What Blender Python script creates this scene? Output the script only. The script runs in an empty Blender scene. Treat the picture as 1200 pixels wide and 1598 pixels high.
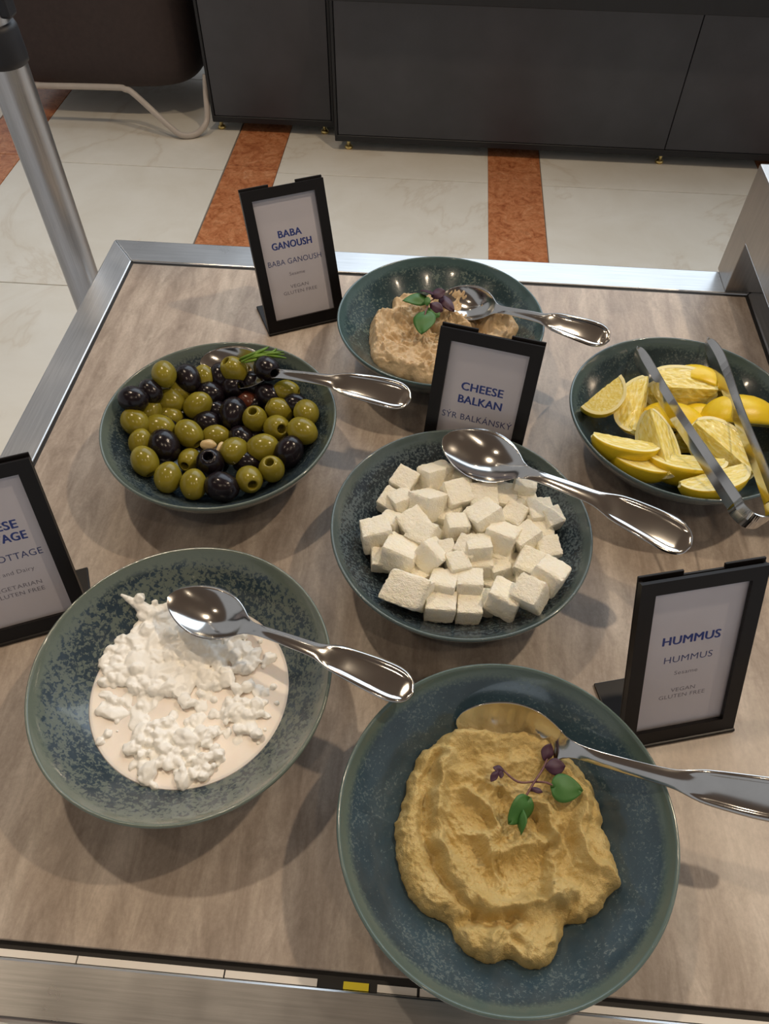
import bpy, bmesh, math, random
from mathutils import Vector, Matrix, noise
random.seed(7)
PI = math.pi
SC = bpy.context.scene
COL = SC.collection
TZ = 0.85                      # height of the table top above the floor

# ------------------------------------------------------------------ camera
F = 1186.92
CAM = Vector((0, 0, TZ + 0.624))
pitch, roll, yaw = (math.radians(a) for a in (51.929, 0.6628, -4.1192))
fw = Vector((math.sin(yaw)*math.cos(pitch), math.cos(yaw)*math.cos(pitch), -math.sin(pitch)))
r0 = Vector((math.cos(yaw), -math.sin(yaw), 0)); u0 = r0.cross(fw)
RT = r0*math.cos(roll) + u0*math.sin(roll); UP = -r0*math.sin(roll) + u0*math.cos(roll)
cd = bpy.data.cameras.new('camera'); cam = bpy.data.objects.new('camera', cd); COL.objects.link(cam)
cd.sensor_fit = 'HORIZONTAL'; cd.sensor_width = 36; cd.lens = F/1200*36; cd.clip_start = 0.02
cam.matrix_world = Matrix(((RT.x, UP.x, -fw.x, CAM.x), (RT.y, UP.y, -fw.y, CAM.y), (RT.z, UP.z, -fw.z, CAM.z), (0, 0, 0, 1)))
SC.camera = cam

# ------------------------------------------------------------------ world, lights, exposure
SC.view_settings.view_transform = 'Standard'; SC.view_settings.look = 'None'
SC.view_settings.gamma = 1; SC.view_settings.use_curve_mapping = False
SC.view_settings.exposure = 0.02
W = bpy.data.worlds.new('world'); SC.world = W; W.use_nodes = True
W.node_tree.nodes['Background'].inputs[0].default_value = (0.98, 0.98, 1.0, 1)
W.node_tree.nodes['Background'].inputs[1].default_value = 0.36

def aim(o, target):
    o.rotation_euler = (Vector(target) - o.location).to_track_quat('-Z', 'Y').to_euler()
def area(name, loc, target, sx, sy, power, colr):
    l = bpy.data.lights.new(name, 'AREA'); l.shape = 'RECTANGLE'; l.size = sx; l.size_y = sy
    l.energy = power; l.color = colr
    o = bpy.data.objects.new(name, l); COL.objects.link(o); o.location = loc; aim(o, target); return o
def spot(name, loc, target, power, colr, ang=70, rad=0.04, blend=0.6):
    l = bpy.data.lights.new(name, 'SPOT'); l.energy = power; l.color = colr; l.spot_size = math.radians(ang)
    l.spot_blend = blend; l.shadow_soft_size = rad
    o = bpy.data.objects.new(name, l); COL.objects.link(o); o.location = loc; aim(o, target); return o
COOL = (0.74, 0.87, 1.0); WARM = (1.0, 0.80, 0.58)
area('window_daylight', (1.2, 4.2, 4.1), (0.1, 0.8, 0.7), 5.0, 3.4, 125, COOL)
SPOTS = [((1.25, 0.95, 3.05), (0.05, 0.35, TZ), 78, 52), ((-0.75, 1.05, 3.05), (0.0, 0.45, TZ), 46, 52),
         ((0.35, 2.0, 3.05), (0.2, 2.2, 0.0), 55, 80), ((-1.3, 1.9, 3.05), (-1.3, 2.2, 0.0), 40, 80),
         ((-0.35, -0.7, 3.05), (-0.1, 0.4, TZ), 9, 60), ((0.65, -0.5, 3.05), (0.1, 0.4, TZ), 9, 60), ((-1.6, 0.2, 3.05), (-0.1, 0.4, TZ), 8, 60), ((1.9, 0.1, 3.05), (0.1, 0.4, TZ), 8, 60)]
for i, (lp, tg, pw, an) in enumerate(SPOTS):
    spot('downlight_beam', lp, tg, pw, WARM, an)

# ------------------------------------------------------------------ helpers
def ray(px, py):
    return fw + RT*((px-600)/F) - UP*((py-799)/F)
def at(px, py, z):
    "point seen at that pixel, z metres above the table top"
    d = ray(px, py); t = (TZ + z - CAM.z)/d.z
    return CAM + d*t
def at_y(px, py, y):
    d = ray(px, py); return CAM + d*(y/d.y)
def interp(tab, x):
    if x <= tab[0][0]: return tab[0][1]
    for (a, b), (c, d) in zip(tab, tab[1:]):
        if x <= c:
            t = (x-a)/(c-a); return b + (d-b)*t
    return tab[-1][1]
def sinterp(tab, x):
    "Catmull-Rom-like smooth interpolation"
    n = len(tab)
    if x <= tab[0][0]: return tab[0][1]
    if x >= tab[-1][0]: return tab[-1][1]
    for i in range(n-1):
        if x <= tab[i+1][0]:
            x0, y0 = tab[i]; x1, y1 = tab[i+1]; h = x1-x0; t = (x-x0)/h
            m0 = (y1-tab[i-1][1])/(x1-tab[i-1][0]) if i > 0 else (y1-y0)/h
            m1 = (tab[i+2][1]-y0)/(tab[i+2][0]-x0) if i < n-2 else (y1-y0)/h
            return (2*t**3-3*t*t+1)*y0 + (t**3-2*t*t+t)*h*m0 + (-2*t**3+3*t*t)*y1 + (t**3-t*t)*h*m1
def smooth(a, b, x):
    t = max(0, min(1, (x-a)/(b-a))); return t*t*(3-2*t)

def mk(name, verts, faces, mat=None, parent=None, sm=True, loc=None):
    me = bpy.data.meshes.new(name); me.from_pydata([tuple(v) for v in verts], [], faces); me.update()
    if sm:
        me.polygons.foreach_set('use_smooth', [True]*len(me.polygons))
    o = bpy.data.objects.new(name, me); COL.objects.link(o)
    if mat: me.materials.append(mat)
    if parent: o.parent = parent
    if loc is not None: o.location = loc
    return o
def from_bm(name, bm, mat=None, parent=None, sm=False, loc=None):
    me = bpy.data.meshes.new(name); bmesh.ops.recalc_face_normals(bm, faces=bm.faces); bm.to_mesh(me); bm.free()
    if sm: me.polygons.foreach_set('use_smooth', [True]*len(me.polygons))
    o = bpy.data.objects.new(name, me); COL.objects.link(o)
    if mat: me.materials.append(mat)
    if parent: o.parent = parent
    if loc is not None: o.location = loc
    return o
def box_bm(bm, x0, x1, y0, y1, z0, z1, bev=0.0, seg=2):
    vs = [bm.verts.new((x, y, z)) for z in (z0, z1) for y in (y0, y1) for x in (x0, x1)]
    fs = [bm.faces.new([vs[i] for i in f]) for f in ((0, 2, 3, 1), (4, 5, 7, 6), (0, 1, 5, 4), (2, 6, 7, 3), (0, 4, 6, 2), (1, 3, 7, 5))]
    if bev > 0:
        es = {e for f in fs for e in f.edges}
        bmesh.ops.bevel(bm, geom=list(es), offset=bev, segments=seg, profile=0.5, affect='EDGES')
def box(name, x0, x1, y0, y1, z0, z1, mat, parent=None, bev=0.0, seg=2, loc=None):
    bm = bmesh.new(); box_bm(bm, x0, x1, y0, y1, z0, z1, bev, seg)
    return from_bm(name, bm, mat, parent, False, loc)
def tube(name, pts, rad, mat, parent=None, n=12, loc=None, caps=True):
    pts = [Vector(p) for p in pts]; m = len(pts); vs = []; fs = []
    rads = rad if isinstance(rad, (list, tuple)) else [rad]*m
    t0 = (pts[1]-pts[0]).normalized(); nrm = t0.orthogonal().normalized()
    for i, p in enumerate(pts):
        t = (pts[min(i+1, m-1)] - pts[max(i-1, 0)]).normalized()
        nrm = (nrm - t*nrm.dot(t)).normalized(); b = t.cross(nrm)
        for k in range(n):
            a = 2*PI*k/n; vs.append(p + (nrm*math.cos(a) + b*math.sin(a))*rads[i])
    for i in range(m-1):
        for k in range(n):
            fs.append((i*n+k, i*n+(k+1) % n, (i+1)*n+(k+1) % n, (i+1)*n+k))
    if caps:
        fs.append(tuple(range(n-1, -1, -1))); fs.append(tuple(range((m-1)*n, m*n)))
    return mk(name, vs, fs, mat, parent, True, loc)
def bez(pts, n=8):
    "smooth path through points"
    P = [Vector(p) for p in pts]; out = []
    for i in range(len(P)-1):
        a = P[max(i-1, 0)]; b = P[i]; c = P[i+1]; d = P[min(i+2, len(P)-1)]
        for k in range(n):
            t = k/n
            out.append(0.5*((2*b) + (c-a)*t + (2*a-5*b+4*c-d)*t*t + (3*b-a-3*c+d)*t**3))
    out.append(P[-1]); return out
def lathe(name, prof, n, mat, parent=None, loc=None, wob=None):
    vs = []; fs = []; m = len(prof)
    for (r, z) in prof:
        for k in range(n):
            a = 2*PI*k/n; w = 1 + (wob(a, r) if wob else 0)
            vs.append((r*w*math.cos(a), r*w*math.sin(a), z))
    for i in range(m-1):
        for k in range(n):
            fs.append((i*n+k, i*n+(k+1) % n, (i+1)*n+(k+1) % n, (i+1)*n+k))
    return mk(name, vs, fs, mat, parent, True, loc)
def thing(name, label, cat, loc=(0, 0, 0), group=None):
    o = bpy.data.objects.new(name, None); COL.objects.link(o); o.location = loc; o.empty_display_size = 0.02
    return tag(o, label, cat, group)
def tag(o, label, cat, group=None):
    o['label'] = label; o['category'] = cat
    if group: o['group'] = group
    return o
def struct(o): o['kind'] = 'structure'; return o

# ------------------------------------------------------------------ materials
def srgb(r, g, b):
    f = lambda c: (c/255)/12.92 if c/255 <= 0.04045 else ((c/255+0.055)/1.055)**2.4
    return (f(r), f(g), f(b), 1)
class NT:
    def __init__(s, name):
        s.m = bpy.data.materials.new(name); s.m.use_nodes = True; s.t = s.m.node_tree
        s.b = s.t.nodes['Principled BSDF']; s.out = s.t.nodes['Material Output']
        s.tc = s.t.nodes.new('ShaderNodeTexCoord')
    def n(s, typ, **kw):
        o = s.t.nodes.new(typ)
        for k, v in kw.items():
            if k in o.inputs: o.inputs[k].default_value = v
            else: setattr(o, k, v)
        return o
    def l(s, a, b): s.t.links.new(a, b)
    def coord(s, which='Object', scale=(1, 1, 1), rot=(0, 0, 0), loc=(0, 0, 0)):
        mp = s.n('ShaderNodeMapping'); mp.inputs['Scale'].default_value = scale; mp.inputs['Rotation'].default_value = rot
        mp.inputs['Location'].default_value = loc
        s.l(s.tc.outputs[which], mp.inputs[0]); return mp.outputs[0]
    def noise(s, vec, scale, detail=4, rough=0.55, dist=0.0):
        o = s.n('ShaderNodeTexNoise'); o.inputs['Scale'].default_value = scale; o.inputs['Detail'].default_value = detail
        o.inputs['Roughness'].default_value = rough; o.inputs['Distortion'].default_value = dist
        s.l(vec, o.inputs['Vector']); return o.outputs['Fac']
    def ramp(s, fac, stops, interp='LINEAR'):
        o = s.n('ShaderNodeValToRGB'); o.color_ramp.interpolation = interp; e = o.color_ramp.elements
        while len(e) < len(stops): e.new(0.5)
        for i, (p, c) in enumerate(stops):
            e[i].position = p; e[i].color = c if len(c) == 4 else (*c, 1)
        s.l(fac, o.inputs[0]); return o.outputs[0]
    def mix(s, fac, a, b, typ='MIX'):
        o = s.n('ShaderNodeMix', data_type='RGBA', blend_type=typ)
        for i, v in ((0, fac), (6, a), (7, b)):
            if hasattr(v, 'is_linked'): s.l(v, o.inputs[i])
            else: o.inputs[i].default_value = v
        return o.outputs[2]
    def math(s, op, a, b=0.0, c=0.0):
        o = s.n('ShaderNodeMath', operation=op)
        for i, v in enumerate((a, b, c)):
            if hasattr(v, 'is_linked'): s.l(v, o.inputs[i])
            else: o.inputs[i].default_value = v
        return o.outputs[0]
    def bump(s, h, strength=0.3, dist=0.001):
        o = s.n('ShaderNodeBump'); o.inputs['Strength'].default_value = strength; o.inputs['Distance'].default_value = dist
        s.l(h, o.inputs['Height']); s.l(o.outputs[0], s.b.inputs['Normal']); return o
    def set(s, **kw):
        for k, v in kw.items():
            i = s.b.inputs[k.replace('_', ' ')]
            if hasattr(v, 'is_linked'): s.l(v, i)
            else: i.default_value = v
        return s.m
BLACK = (0, 0, 0, 1); WHITE = (1, 1, 1, 1)

def m_plain(name, colr, rough=0.5, metal=0.0, vary=0.12, scale=20, coat=0.0, bump=0.0, bscale=200, bdist=0.0005):
    t = NT(name); v = t.coord(); nz = t.noise(v, scale)
    dark = tuple(c*(1-vary) for c in colr[:3])+(1,); lite = tuple(min(1, c*(1+vary)) for c in colr[:3])+(1,)
    t.set(Base_Color=t.ramp(nz, [(0.3, dark), (0.7, lite)]), Roughness=rough, Metallic=metal, Coat_Weight=coat)
    if bump: t.bump(t.noise(v, bscale), bump, bdist)
    return t.m
def m_steel(name, base=(0.62, 0.62, 0.62), rough=0.3, axis=0, streak=0.12):
    t = NT(name); sc = [6, 6, 6]; sc[axis] = 0.15
    v = t.coord(scale=tuple(sc)); nz = t.noise(v, 90, 5, 0.7); big = t.noise(t.coord(), 14, 3)
    c = t.ramp(nz, [(0.3, tuple(x*(1-streak) for x in base)), (0.7, tuple(min(1, x*(1+streak)) for x in base))])
    rr = t.math('MULTIPLY_ADD', big, 0.22, rough-0.11)
    t.set(Base_Color=c, Metallic=1.0, Roughness=rr); t.bump(nz, 0.06, 0.0004); return t.m
M = {}
M['steel_x'] = m_steel('brushed_steel_lengthwise', (0.46, 0.46, 0.46), 0.30, axis=0)
M['steel_y'] = m_steel('brushed_steel_depthwise', (0.54, 0.54, 0.54), 0.32, axis=1)
M['steel_z'] = m_steel('brushed_steel_upright', axis=2, rough=0.34)
M['cutlery'] = m_plain('polished_cutlery_steel', (0.60, 0.59, 0.57, 1), 0.13, 1.0, 0.05, 60)
M['black_plastic'] = m_plain('black_sign_plastic', srgb(19, 15, 14), 0.38, 0, 0.2, 30); M['black_plastic'].node_tree.nodes['Principled BSDF'].inputs['Specular IOR Level'].default_value = 0.3
M['steel_dark'] = m_steel('dimmed_riser_steel', (0.44, 0.42, 0.40), 0.36, axis=2)  # same steel, base darkened to stand in for dimmer brownish reflections on the riser
M['gasket'] = m_plain('dark_rubber_gasket', srgb(26, 24, 24), 0.6)
M['rubber'] = m_plain('black_rubber', srgb(32, 33, 38), 0.5, 0, 0.15, 40)
M['white_strip'] = m_plain('white_strip', srgb(235, 230, 222), 0.5, 0, 0.04)
M['yellow'] = m_plain('yellow_tape', srgb(235, 215, 30), 0.5, 0, 0.04)
M['cabinet'] = m_plain('anthracite_laminate', srgb(62, 62, 66), 0.42, 0, 0.16, 6, bump=0.1, bscale=40)
M['cabinet_edge'] = m_plain('black_edge', srgb(24, 25, 28), 0.5)
M['brass'] = m_plain('brass', (0.75, 0.55, 0.2, 1), 0.3, 1.0, 0.1, 50)
M['chair'] = m_plain('dark_brown_upholstery', srgb(62, 50, 47), 0.75, 0, 0.1, 60, bump=0.3, bscale=700)
M['tube'] = m_plain('pale_painted_tube', srgb(190, 178, 165), 0.35, 0, 0.06)
M['ceiling'] = m_plain('ceiling_paint', srgb(140, 122, 108), 0.8)
M['ink_bold'] = m_plain('navy_ink', srgb(20, 48, 130), 0.7, 0, 0.03)
M['ink'] = m_plain('slate_ink', srgb(38, 52, 112), 0.7, 0, 0.03)
M['ink_grey'] = m_plain('grey_ink', srgb(110, 105, 118), 0.7, 0, 0.03)
M['card'] = m_plain('white_card', srgb(203, 199, 206), 0.6, 0, 0.02)
M['cream'] = None

def m_table():
    t = NT('taupe_streaked_laminate')
    v = t.coord(scale=(1, 0.10, 1), rot=(0, 0, 0.05)); a = t.noise(v, 26, 6, 0.6, 0.6)
    b = t.noise(t.coord(scale=(1, 0.3, 1), rot=(0, 0, 0.05)), 60, 6, 0.7, 0.8)
    g = t.noise(t.coord(scale=(1, 0.8, 1)), 300, 6, 0.75, 0.3)
    base = t.ramp(a, [(0.30, srgb(149, 135, 123)), (0.5, srgb(174, 161, 149)), (0.72, srgb(194, 183, 171))])
    f2 = t.ramp(b, [(0.35, (0.76, 0.74, 0.72, 1)), (0.65, (1.12, 1.12, 1.12, 1))])
    f3 = t.ramp(g, [(0.3, (0.86, 0.85, 0.84, 1)), (0.7, (1.1, 1.1, 1.1, 1))])
    c = t.mix(1.0, t.mix(1.0, base, f2, 'MULTIPLY'), f3, 'MULTIPLY')
    t.set(Base_Color=c, Roughness=t.math('MULTIPLY_ADD', b, 0.2, 0.30)); t.bump(g, 0.12, 0.0004); return t.m
M['table'] = m_table()
def m_marble(name, base, vein, vary, scale=2.2):
    t = NT(name); v = t.coord('Generated'); wv = t.tc.outputs['Object']
    oi = t.n('ShaderNodeObjectInfo'); add = t.n('ShaderNodeVectorMath', operation='ADD'); t.l(wv, add.inputs[0])
    sc = t.n('ShaderNodeVectorMath', operation='SCALE'); t.l(oi.outputs['Location'], sc.inputs[0]); sc.inputs['Scale'].default_value = 3.7
    t.l(sc.outputs[0], add.inputs[1]); P = add.outputs[0]
    n1 = t.noise(P, scale, 6, 0.6, 1.2); n2 = t.noise(P, scale*4, 5, 0.6, 0.5)
    line = t.math('ABSOLUTE', t.math('SUBTRACT', n1, 0.5))
    vm = t.ramp(line, [(0.0, WHITE), (0.012, (0.25, 0.25, 0.25, 1)), (0.03, BLACK)])
    body = t.ramp(n2, [(0.3, base[0]), (0.7, base[1])])
    vm2 = t.math('MULTIPLY', vm, vary)
    t.set(Base_Color=t.mix(vm2, body, vein), Roughness=0.16); return t.m
M['tile'] = m_marble('cream_marble', (srgb(226, 219, 204), srgb(236, 231, 219)), srgb(190, 168, 138), 0.25, 1.1)
def m_orange():
    t = NT('rust_red_marble'); add = t.n('ShaderNodeVectorMath', operation='ADD'); t.l(t.tc.outputs['Object'], add.inputs[0])
    oi = t.n('ShaderNodeObjectInfo'); t.l(oi.outputs['Location'], add.inputs[1]); P = add.outputs[0]
    n1 = t.noise(P, 18, 6, 0.65, 1.5); n2 = t.noise(P, 60, 4, 0.6, 1.0)
    c = t.ramp(n1, [(0.28, srgb(150, 84, 50)), (0.45, srgb(190, 120, 78)), (0.62, srgb(206, 140, 96)), (0.8, srgb(222, 172, 134))])
    d = t.ramp(n2, [(0.3, (0.72, 0.66, 0.62, 1)), (0.55, (1.05, 1.05, 1.05, 1))])
    t.set(Base_Color=t.mix(1.0, c, d, 'MULTIPLY'), Roughness=0.2); return t.m
M['orange'] = m_orange()
M['grout'] = m_plain('grout', srgb(120, 110, 98), 0.9)

def m_bowl(name, base, speck, rim, sscale, amount, seed, stretch=0.6):
    "reactive stoneware glaze: dark blue ground, paler flecks, grey-green lip"
    t = NT(name)
    sx = t.n('ShaderNodeSeparateXYZ'); t.l(t.tc.outputs['Object'], sx.inputs[0])
    r = t.math('SQRT', t.math('ADD', t.math('MULTIPLY', sx.outputs[0], sx.outputs[0]), t.math('MULTIPLY', sx.outputs[1], sx.outputs[1])))
    ang = t.math('ARCTAN2', sx.outputs[1], sx.outputs[0])
    cb = t.n('ShaderNodeCombineXYZ'); t.l(t.math('MULTIPLY', ang, 0.085*stretch), cb.inputs[0]); t.l(r, cb.inputs[1]); t.l(t.math('MULTIPLY', sx.outputs[2], 0.4), cb.inputs[2])
    v = t.coord(loc=(seed, seed*1.7, 0))
    P = t.n('ShaderNodeVectorMath', operation='ADD'); t.l(cb.outputs[0], P.inputs[0]); P.inputs[1].default_value = (seed, seed*2.3, 0)
    fl = t.noise(v, sscale, 3, 0.6, 0.4)
    fine = t.noise(v, sscale*2.6, 2, 0.6)
    band = t.noise(P.outputs[0], 45, 4, 0.6)           # rings and drips around the bowl
    th = t.math('ADD', t.math('MULTIPLY_ADD', band, 0.42, -0.21+amount), t.math('MULTIPLY', t.math('SUBTRACT', r, 0.08), 1.2))
    s = t.math('ADD', t.math('MULTIPLY', fl, 0.75), t.math('MULTIPLY', fine, 0.25))
    mask = t.ramp(t.math('ADD', s, th), [(0.50, BLACK), (0.56, WHITE)])
    ground = t.ramp(band, [(0.3, tuple(x*0.75 for x in base[:3])), (0.7, tuple(x*1.25 for x in base[:3]))])
    c = t.mix(t.math('MULTIPLY', mask, 0.85), ground, speck)
    redge = t.math('ADD', r, t.math('MULTIPLY', t.math('SUBTRACT', fl, 0.5), 0.006))
    rm = t.ramp(redge, [(0.1095, BLACK), (0.1135, WHITE)])
    c = t.mix(rm, c, rim)
    t.set(Base_Color=c, Roughness=0.2, Coat_Weight=0.5, Coat_Roughness=0.07, Specular_IOR_Level=0.5)
    t.bump(t.math('ADD', fl, mask), 0.12, 0.0006); return t.m

def m_food(name, c0, c1, rough, sss, scale, bscale, bstr, bdist, radius=(0.01, 0.006, 0.003), spec=0.4):
    t = NT(name); v = t.coord(); nz = t.noise(v, scale, 5, 0.6)
    t.set(Base_Color=t.ramp(nz, [(0.3, c0), (0.7, c1)]), Roughness=rough, Subsurface_Weight=sss, Subsurface_Radius=radius, Subsurface_Scale=0.4, Specular_IOR_Level=spec)
    h = t.math('ADD', t.noise(v, bscale, 4, 0.7), t.math('MULTIPLY', t.noise(v, bscale*3, 2), 0.4))
    t.bump(h, bstr, bdist); return t.m
M['hummus'] = m_food('chickpea_paste', srgb(198, 171, 106), srgb(216, 194, 136), 0.55, 0.2, 40, 380, 0.85, 0.0018)
M['baba'] = m_food('aubergine_paste', srgb(190, 164, 126), srgb(218, 196, 162), 0.42, 0.2, 60, 300, 0.7, 0.0014)
M['curd'] = m_food('white_curd', srgb(250, 247, 238), srgb(254, 252, 246), 0.3, 0.0, 60, 300, 0.3, 0.0005)
M['milk'] = m_food('cream_whey', srgb(222, 210, 198), srgb(233, 223, 212), 0.3, 0.2, 30, 60, 0.08, 0.0006)
M['cheese'] = m_food('white_brined_cheese', srgb(254, 245, 220), srgb(255, 251, 238), 0.6, 0.12, 2.0, 8.0, 0.8, 0.0022)
M['green_olive'] = m_food('green_olive_skin', srgb(118, 108, 30), srgb(150, 138, 48), 0.2, 0.1, 45, 200, 0.06, 0.0004)
M['black_olive'] = m_food('black_olive_skin', srgb(16, 13, 18), srgb(34, 26, 32), 0.2, 0, 70, 260, 0.25, 0.0005)
M['brown_olive'] = m_food('brown_olive_skin', srgb(70, 34, 26), srgb(110, 60, 42), 0.22, 0, 45, 200, 0.1, 0.0004)
M['garlic'] = m_food('pickled_garlic', srgb(196, 170, 120), srgb(222, 200, 156), 0.25, 0.2, 60, 200, 0.1, 0.0004)
M['herb'] = m_food('rosemary_needle', srgb(70, 104, 22), srgb(112, 148, 46), 0.4, 0.0, 90, 200, 0.1, 0.0003)
M['leaf'] = m_food('green_leaf', srgb(44, 92, 40), srgb(78, 126, 62), 0.4, 0.0, 120, 300, 0.2, 0.0004)
M['leaf_purple'] = m_food('purple_leaf', srgb(46, 24, 44), srgb(84, 52, 72), 0.4, 0.0, 120, 300, 0.2, 0.0004)
M['stem'] = m_food('purple_stem', srgb(96, 60, 74), srgb(130, 96, 84), 0.4, 0.0, 120, 300, 0.1, 0.0004)
def m_flesh():
    t = NT('lemon_flesh'); v = t.coord(scale=(1, 4, 4)); nz = t.noise(v, 110, 4, 0.6, 0.5); n2 = t.noise(t.coord(), 50, 3)
    c = t.ramp(nz, [(0.32, srgb(226, 202, 92)), (0.5, srgb(240, 224, 132)), (0.72, srgb(250, 243, 198))])
    t.set(Base_Color=c, Roughness=0.16, Subsurface_Weight=0.35, Subsurface_Radius=(0.01, 0.008, 0.003), Subsurface_Scale=0.4)
    t.bump(t.math('ADD', nz, n2), 0.5, 0.0011); return t.m
M['flesh'] = m_flesh()
M['rind'] = m_food('lemon_rind', srgb(226, 190, 26), srgb(238, 210, 46), 0.3, 0.15, 40, 320, 0.3, 0.0006)
M['pith'] = m_food('lemon_pith', srgb(240, 228, 160), srgb(246, 238, 196), 0.5, 0.2, 60, 300, 0.2, 0.0005)
def m_pane():
    t = NT('clear_acrylic'); tr = t.n('ShaderNodeBsdfTransparent'); gl = t.n('ShaderNodeBsdfGlossy'); gl.inputs['Roughness'].default_value = 0.06
    fr = t.n('ShaderNodeFresnel'); fr.inputs[0].default_value = 1.45; mx = t.n('ShaderNodeMixShader')
    ge = t.n('ShaderNodeNewGeometry'); t.l(t.math('MULTIPLY', fr.outputs[0], t.math('SUBTRACT', 1.0, ge.outputs['Backfacing'])), mx.inputs[0]); t.l(tr.outputs[0], mx.inputs[1]); t.l(gl.outputs[0], mx.inputs[2]); t.l(mx.outputs[0], t.out.inputs[0]); return t.m
M['pane'] = m_pane()
def m_glow():
    t = NT('lamp_glow'); t.set(Base_Color=WHITE, Emission_Color=(1, 0.85, 0.65, 1), Emission_Strength=30.0); return t.m
M['glow'] = m_glow()

# ------------------------------------------------------------------ setting: floor of marble tiles with rust-red bands
floor = struct(box('floor', -3.4, 3.6, -1.2, 5.4, -0.06, -0.004, M['grout']))
YS = [-1.06, -0.30, 0.46, 1.22, 1.98, 2.74, 3.50, 4.26]
XB = [-1.72, -0.72, 0.275, 1.31, 2.31]                 # centre lines of the bands
def tile_mesh(w, d, name):
    bm = bmesh.new(); box_bm(bm, -w/2, w/2, -d/2, d/2, -0.006, 0, 0.0012, 1)
    me = bpy.data.meshes.new(name); bmesh.ops.recalc_face_normals(bm, faces=bm.faces); bm.to_mesh(me); bm.free(); return me
G = 0.003
tm = tile_mesh(0.797-G, 0.76-G, 'tile'); tm.materials.append(M['tile'])
om = tile_mesh(0.2-G*0.6, 0.76-G, 'band_tile'); om.materials.append(M['orange'])
for y0, y1 in zip(YS, YS[1:]):
    for xb in XB:
        o = bpy.data.objects.new('band_tile', om); COL.objects.link(o); o.parent = floor; o.location = (xb, (y0+y1)/2 + 0.04, 0)
    for xa in [XB[0]-1.0]+XB:
        o = bpy.data.objects.new('tile', tm); COL.objects.link(o); o.parent = floor; o.location = (xa+(0.5175 if abs(xa-0.275) < 0.01 else 0.4985), (y0+y1)/2, 0)
        if abs(xa-0.275) < 0.01: o.scale.x = 1.047
ceil = struct(box('ceiling', -3.4, 3.6, -3.4, 2.05, 3.1, 3.16, M['ceiling']))
for i, (lp, tg, pw, an) in enumerate(SPOTS):
    lathe('lamp_ring', [(0.035, -0.004), (0.05, -0.004), (0.062, -0.002), (0.065, 0.0)], 24, M['steel_z'], ceil, (lp[0], lp[1], 3.1))
    lathe('lamp_lens', [(0.0005, -0.002), (0.035, -0.002)], 24, M['glow'], ceil, (lp[0], lp[1], 3.1))

# ------------------------------------------------------------------ back counters
def cabinet(name, label, x0, x1, y0, y1, z1, joints, feet):
    t = thing(name, label, 'cabinet', ((x0+x1)/2, (y0+y1)/2, 0)); L = Vector(t.location)
    def b(n, a, c, d, e, f, g, m, bev=0.002): return box(n, a-L.x, c-L.x, d-L.y, e-L.y, f, g, m, t, bev, 1)
    b('body', x0+0.004, x1-0.004, y0+0.012, y1, 0.045, z1-0.002, M['cabinet_edge'])
    xs = [x0+0.012] + joints + [x1-0.012]
    for a, c in zip(xs, xs[1:]):
        b('door', a+0.0015, c-0.0015, y0, y0+0.016, 0.062, z1-0.012, M['cabinet'], 0.0015)
    b('plinth_rail', x0, x1, y0-0.001, y0+0.03, 0.036, 0.060, M['cabinet_edge'])
    b('edge_post', x0, x0+0.011, y0-0.002, y0+0.03, 0.05, z1-0.004, M['cabinet_edge'])
    b('edge_post', x1-0.011, x1, y0-0.002, y0+0.03, 0.05, z1-0.004, M['cabinet_edge'])
    for fx, fy in feet:
        lathe('foot', [(0.0005, 0), (0.015, 0), (0.016, 0.006), (0.012, 0.012), (0.007, 0.014), (0.007, 0.04)], 16, M['brass'], t, (fx-L.x, fy-L.y, 0.0))
    return t
cabinet('cabinet', 'narrow dark grey cabinet standing between the chair and the long counter', -0.925, -0.435, 3.04, 3.6, 0.95, [], [(-0.90, 3.07), (-0.48, 3.07), (-0.90, 3.5), (-0.48, 3.5)])
lc = cabinet('counter_cabinet', 'long dark grey counter cabinet along the back with one panel joint', -0.42, 2.2, 2.93, 3.6, 0.95, [0.835], [(-0.37, 2.955), (0.835, 2.955), (1.9, 2.955), (-0.37, 3.5), (1.9, 3.5)])
LED = at_y(900, 16, 2.86)
box('ledge', -0.42-0.89, 2.2-0.89, 2.86-3.265, 3.0-3.265, LED.z, LED.z+0.10, M['cabinet_edge'], lc, 0.002, 1)

# tub chair on a bent tube
ch = thing('tub_chair', 'dark brown upholstered tub chair on a pale bent tube base', 'chair', (-1.42, 3.45, 0))
def chair_shell():
    vs = []; fs = []; n = 64
    prof = [(0.0, 0.112), (0.6, 0.112), (0.86, 0.116), (0.95, 0.128), (0.99, 0.155), (1.0, 0.20), (1.005, 0.45), (1.0, 0.74), (0.98, 0.77), (0.9, 0.775), (0.85, 0.76), (0.84, 0.46), (0.6, 0.45), (0.0, 0.45)]
    for (s, z) in prof:
        for k in range(n):
            a = 2*PI*k/n; c, d = math.cos(a), math.sin(a); e = 0.45
            vs.append((0.43*max(s, 0.001)*abs(c)**e*(1 if c > 0 else -1), 0.36*max(s, 0.001)*abs(d)**e*(1 if d > 0 else -1), z))
    for i in range(len(prof)-1):
        for k in range(n):
            fs.append((i*n+k, i*n+(k+1) % n, (i+1)*n+(k+1) % n, (i+1)*n+k))
    return mk('shell', vs, fs, M['chair'], ch, True)
chair_shell()
tb = [at_y(40, 137, 3.03), at_y(175, 140, 3.03), at_y(196, 143, 3.02), at_y(212, 152, 3.01), at_y(270, 205, 2.97), at_y(288, 215, 2.965), at_y(306, 213, 2.98), at_y(319, 201, 3.0), at_y(324, 185, 3.03), at_y(322, 150, 3.06), at_y(321, 120, 3.08)]
low = min(p.z for p in tb); tb = [p + Vector((0, 0, max(0, 0.013-low))) for p in tb]
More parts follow.
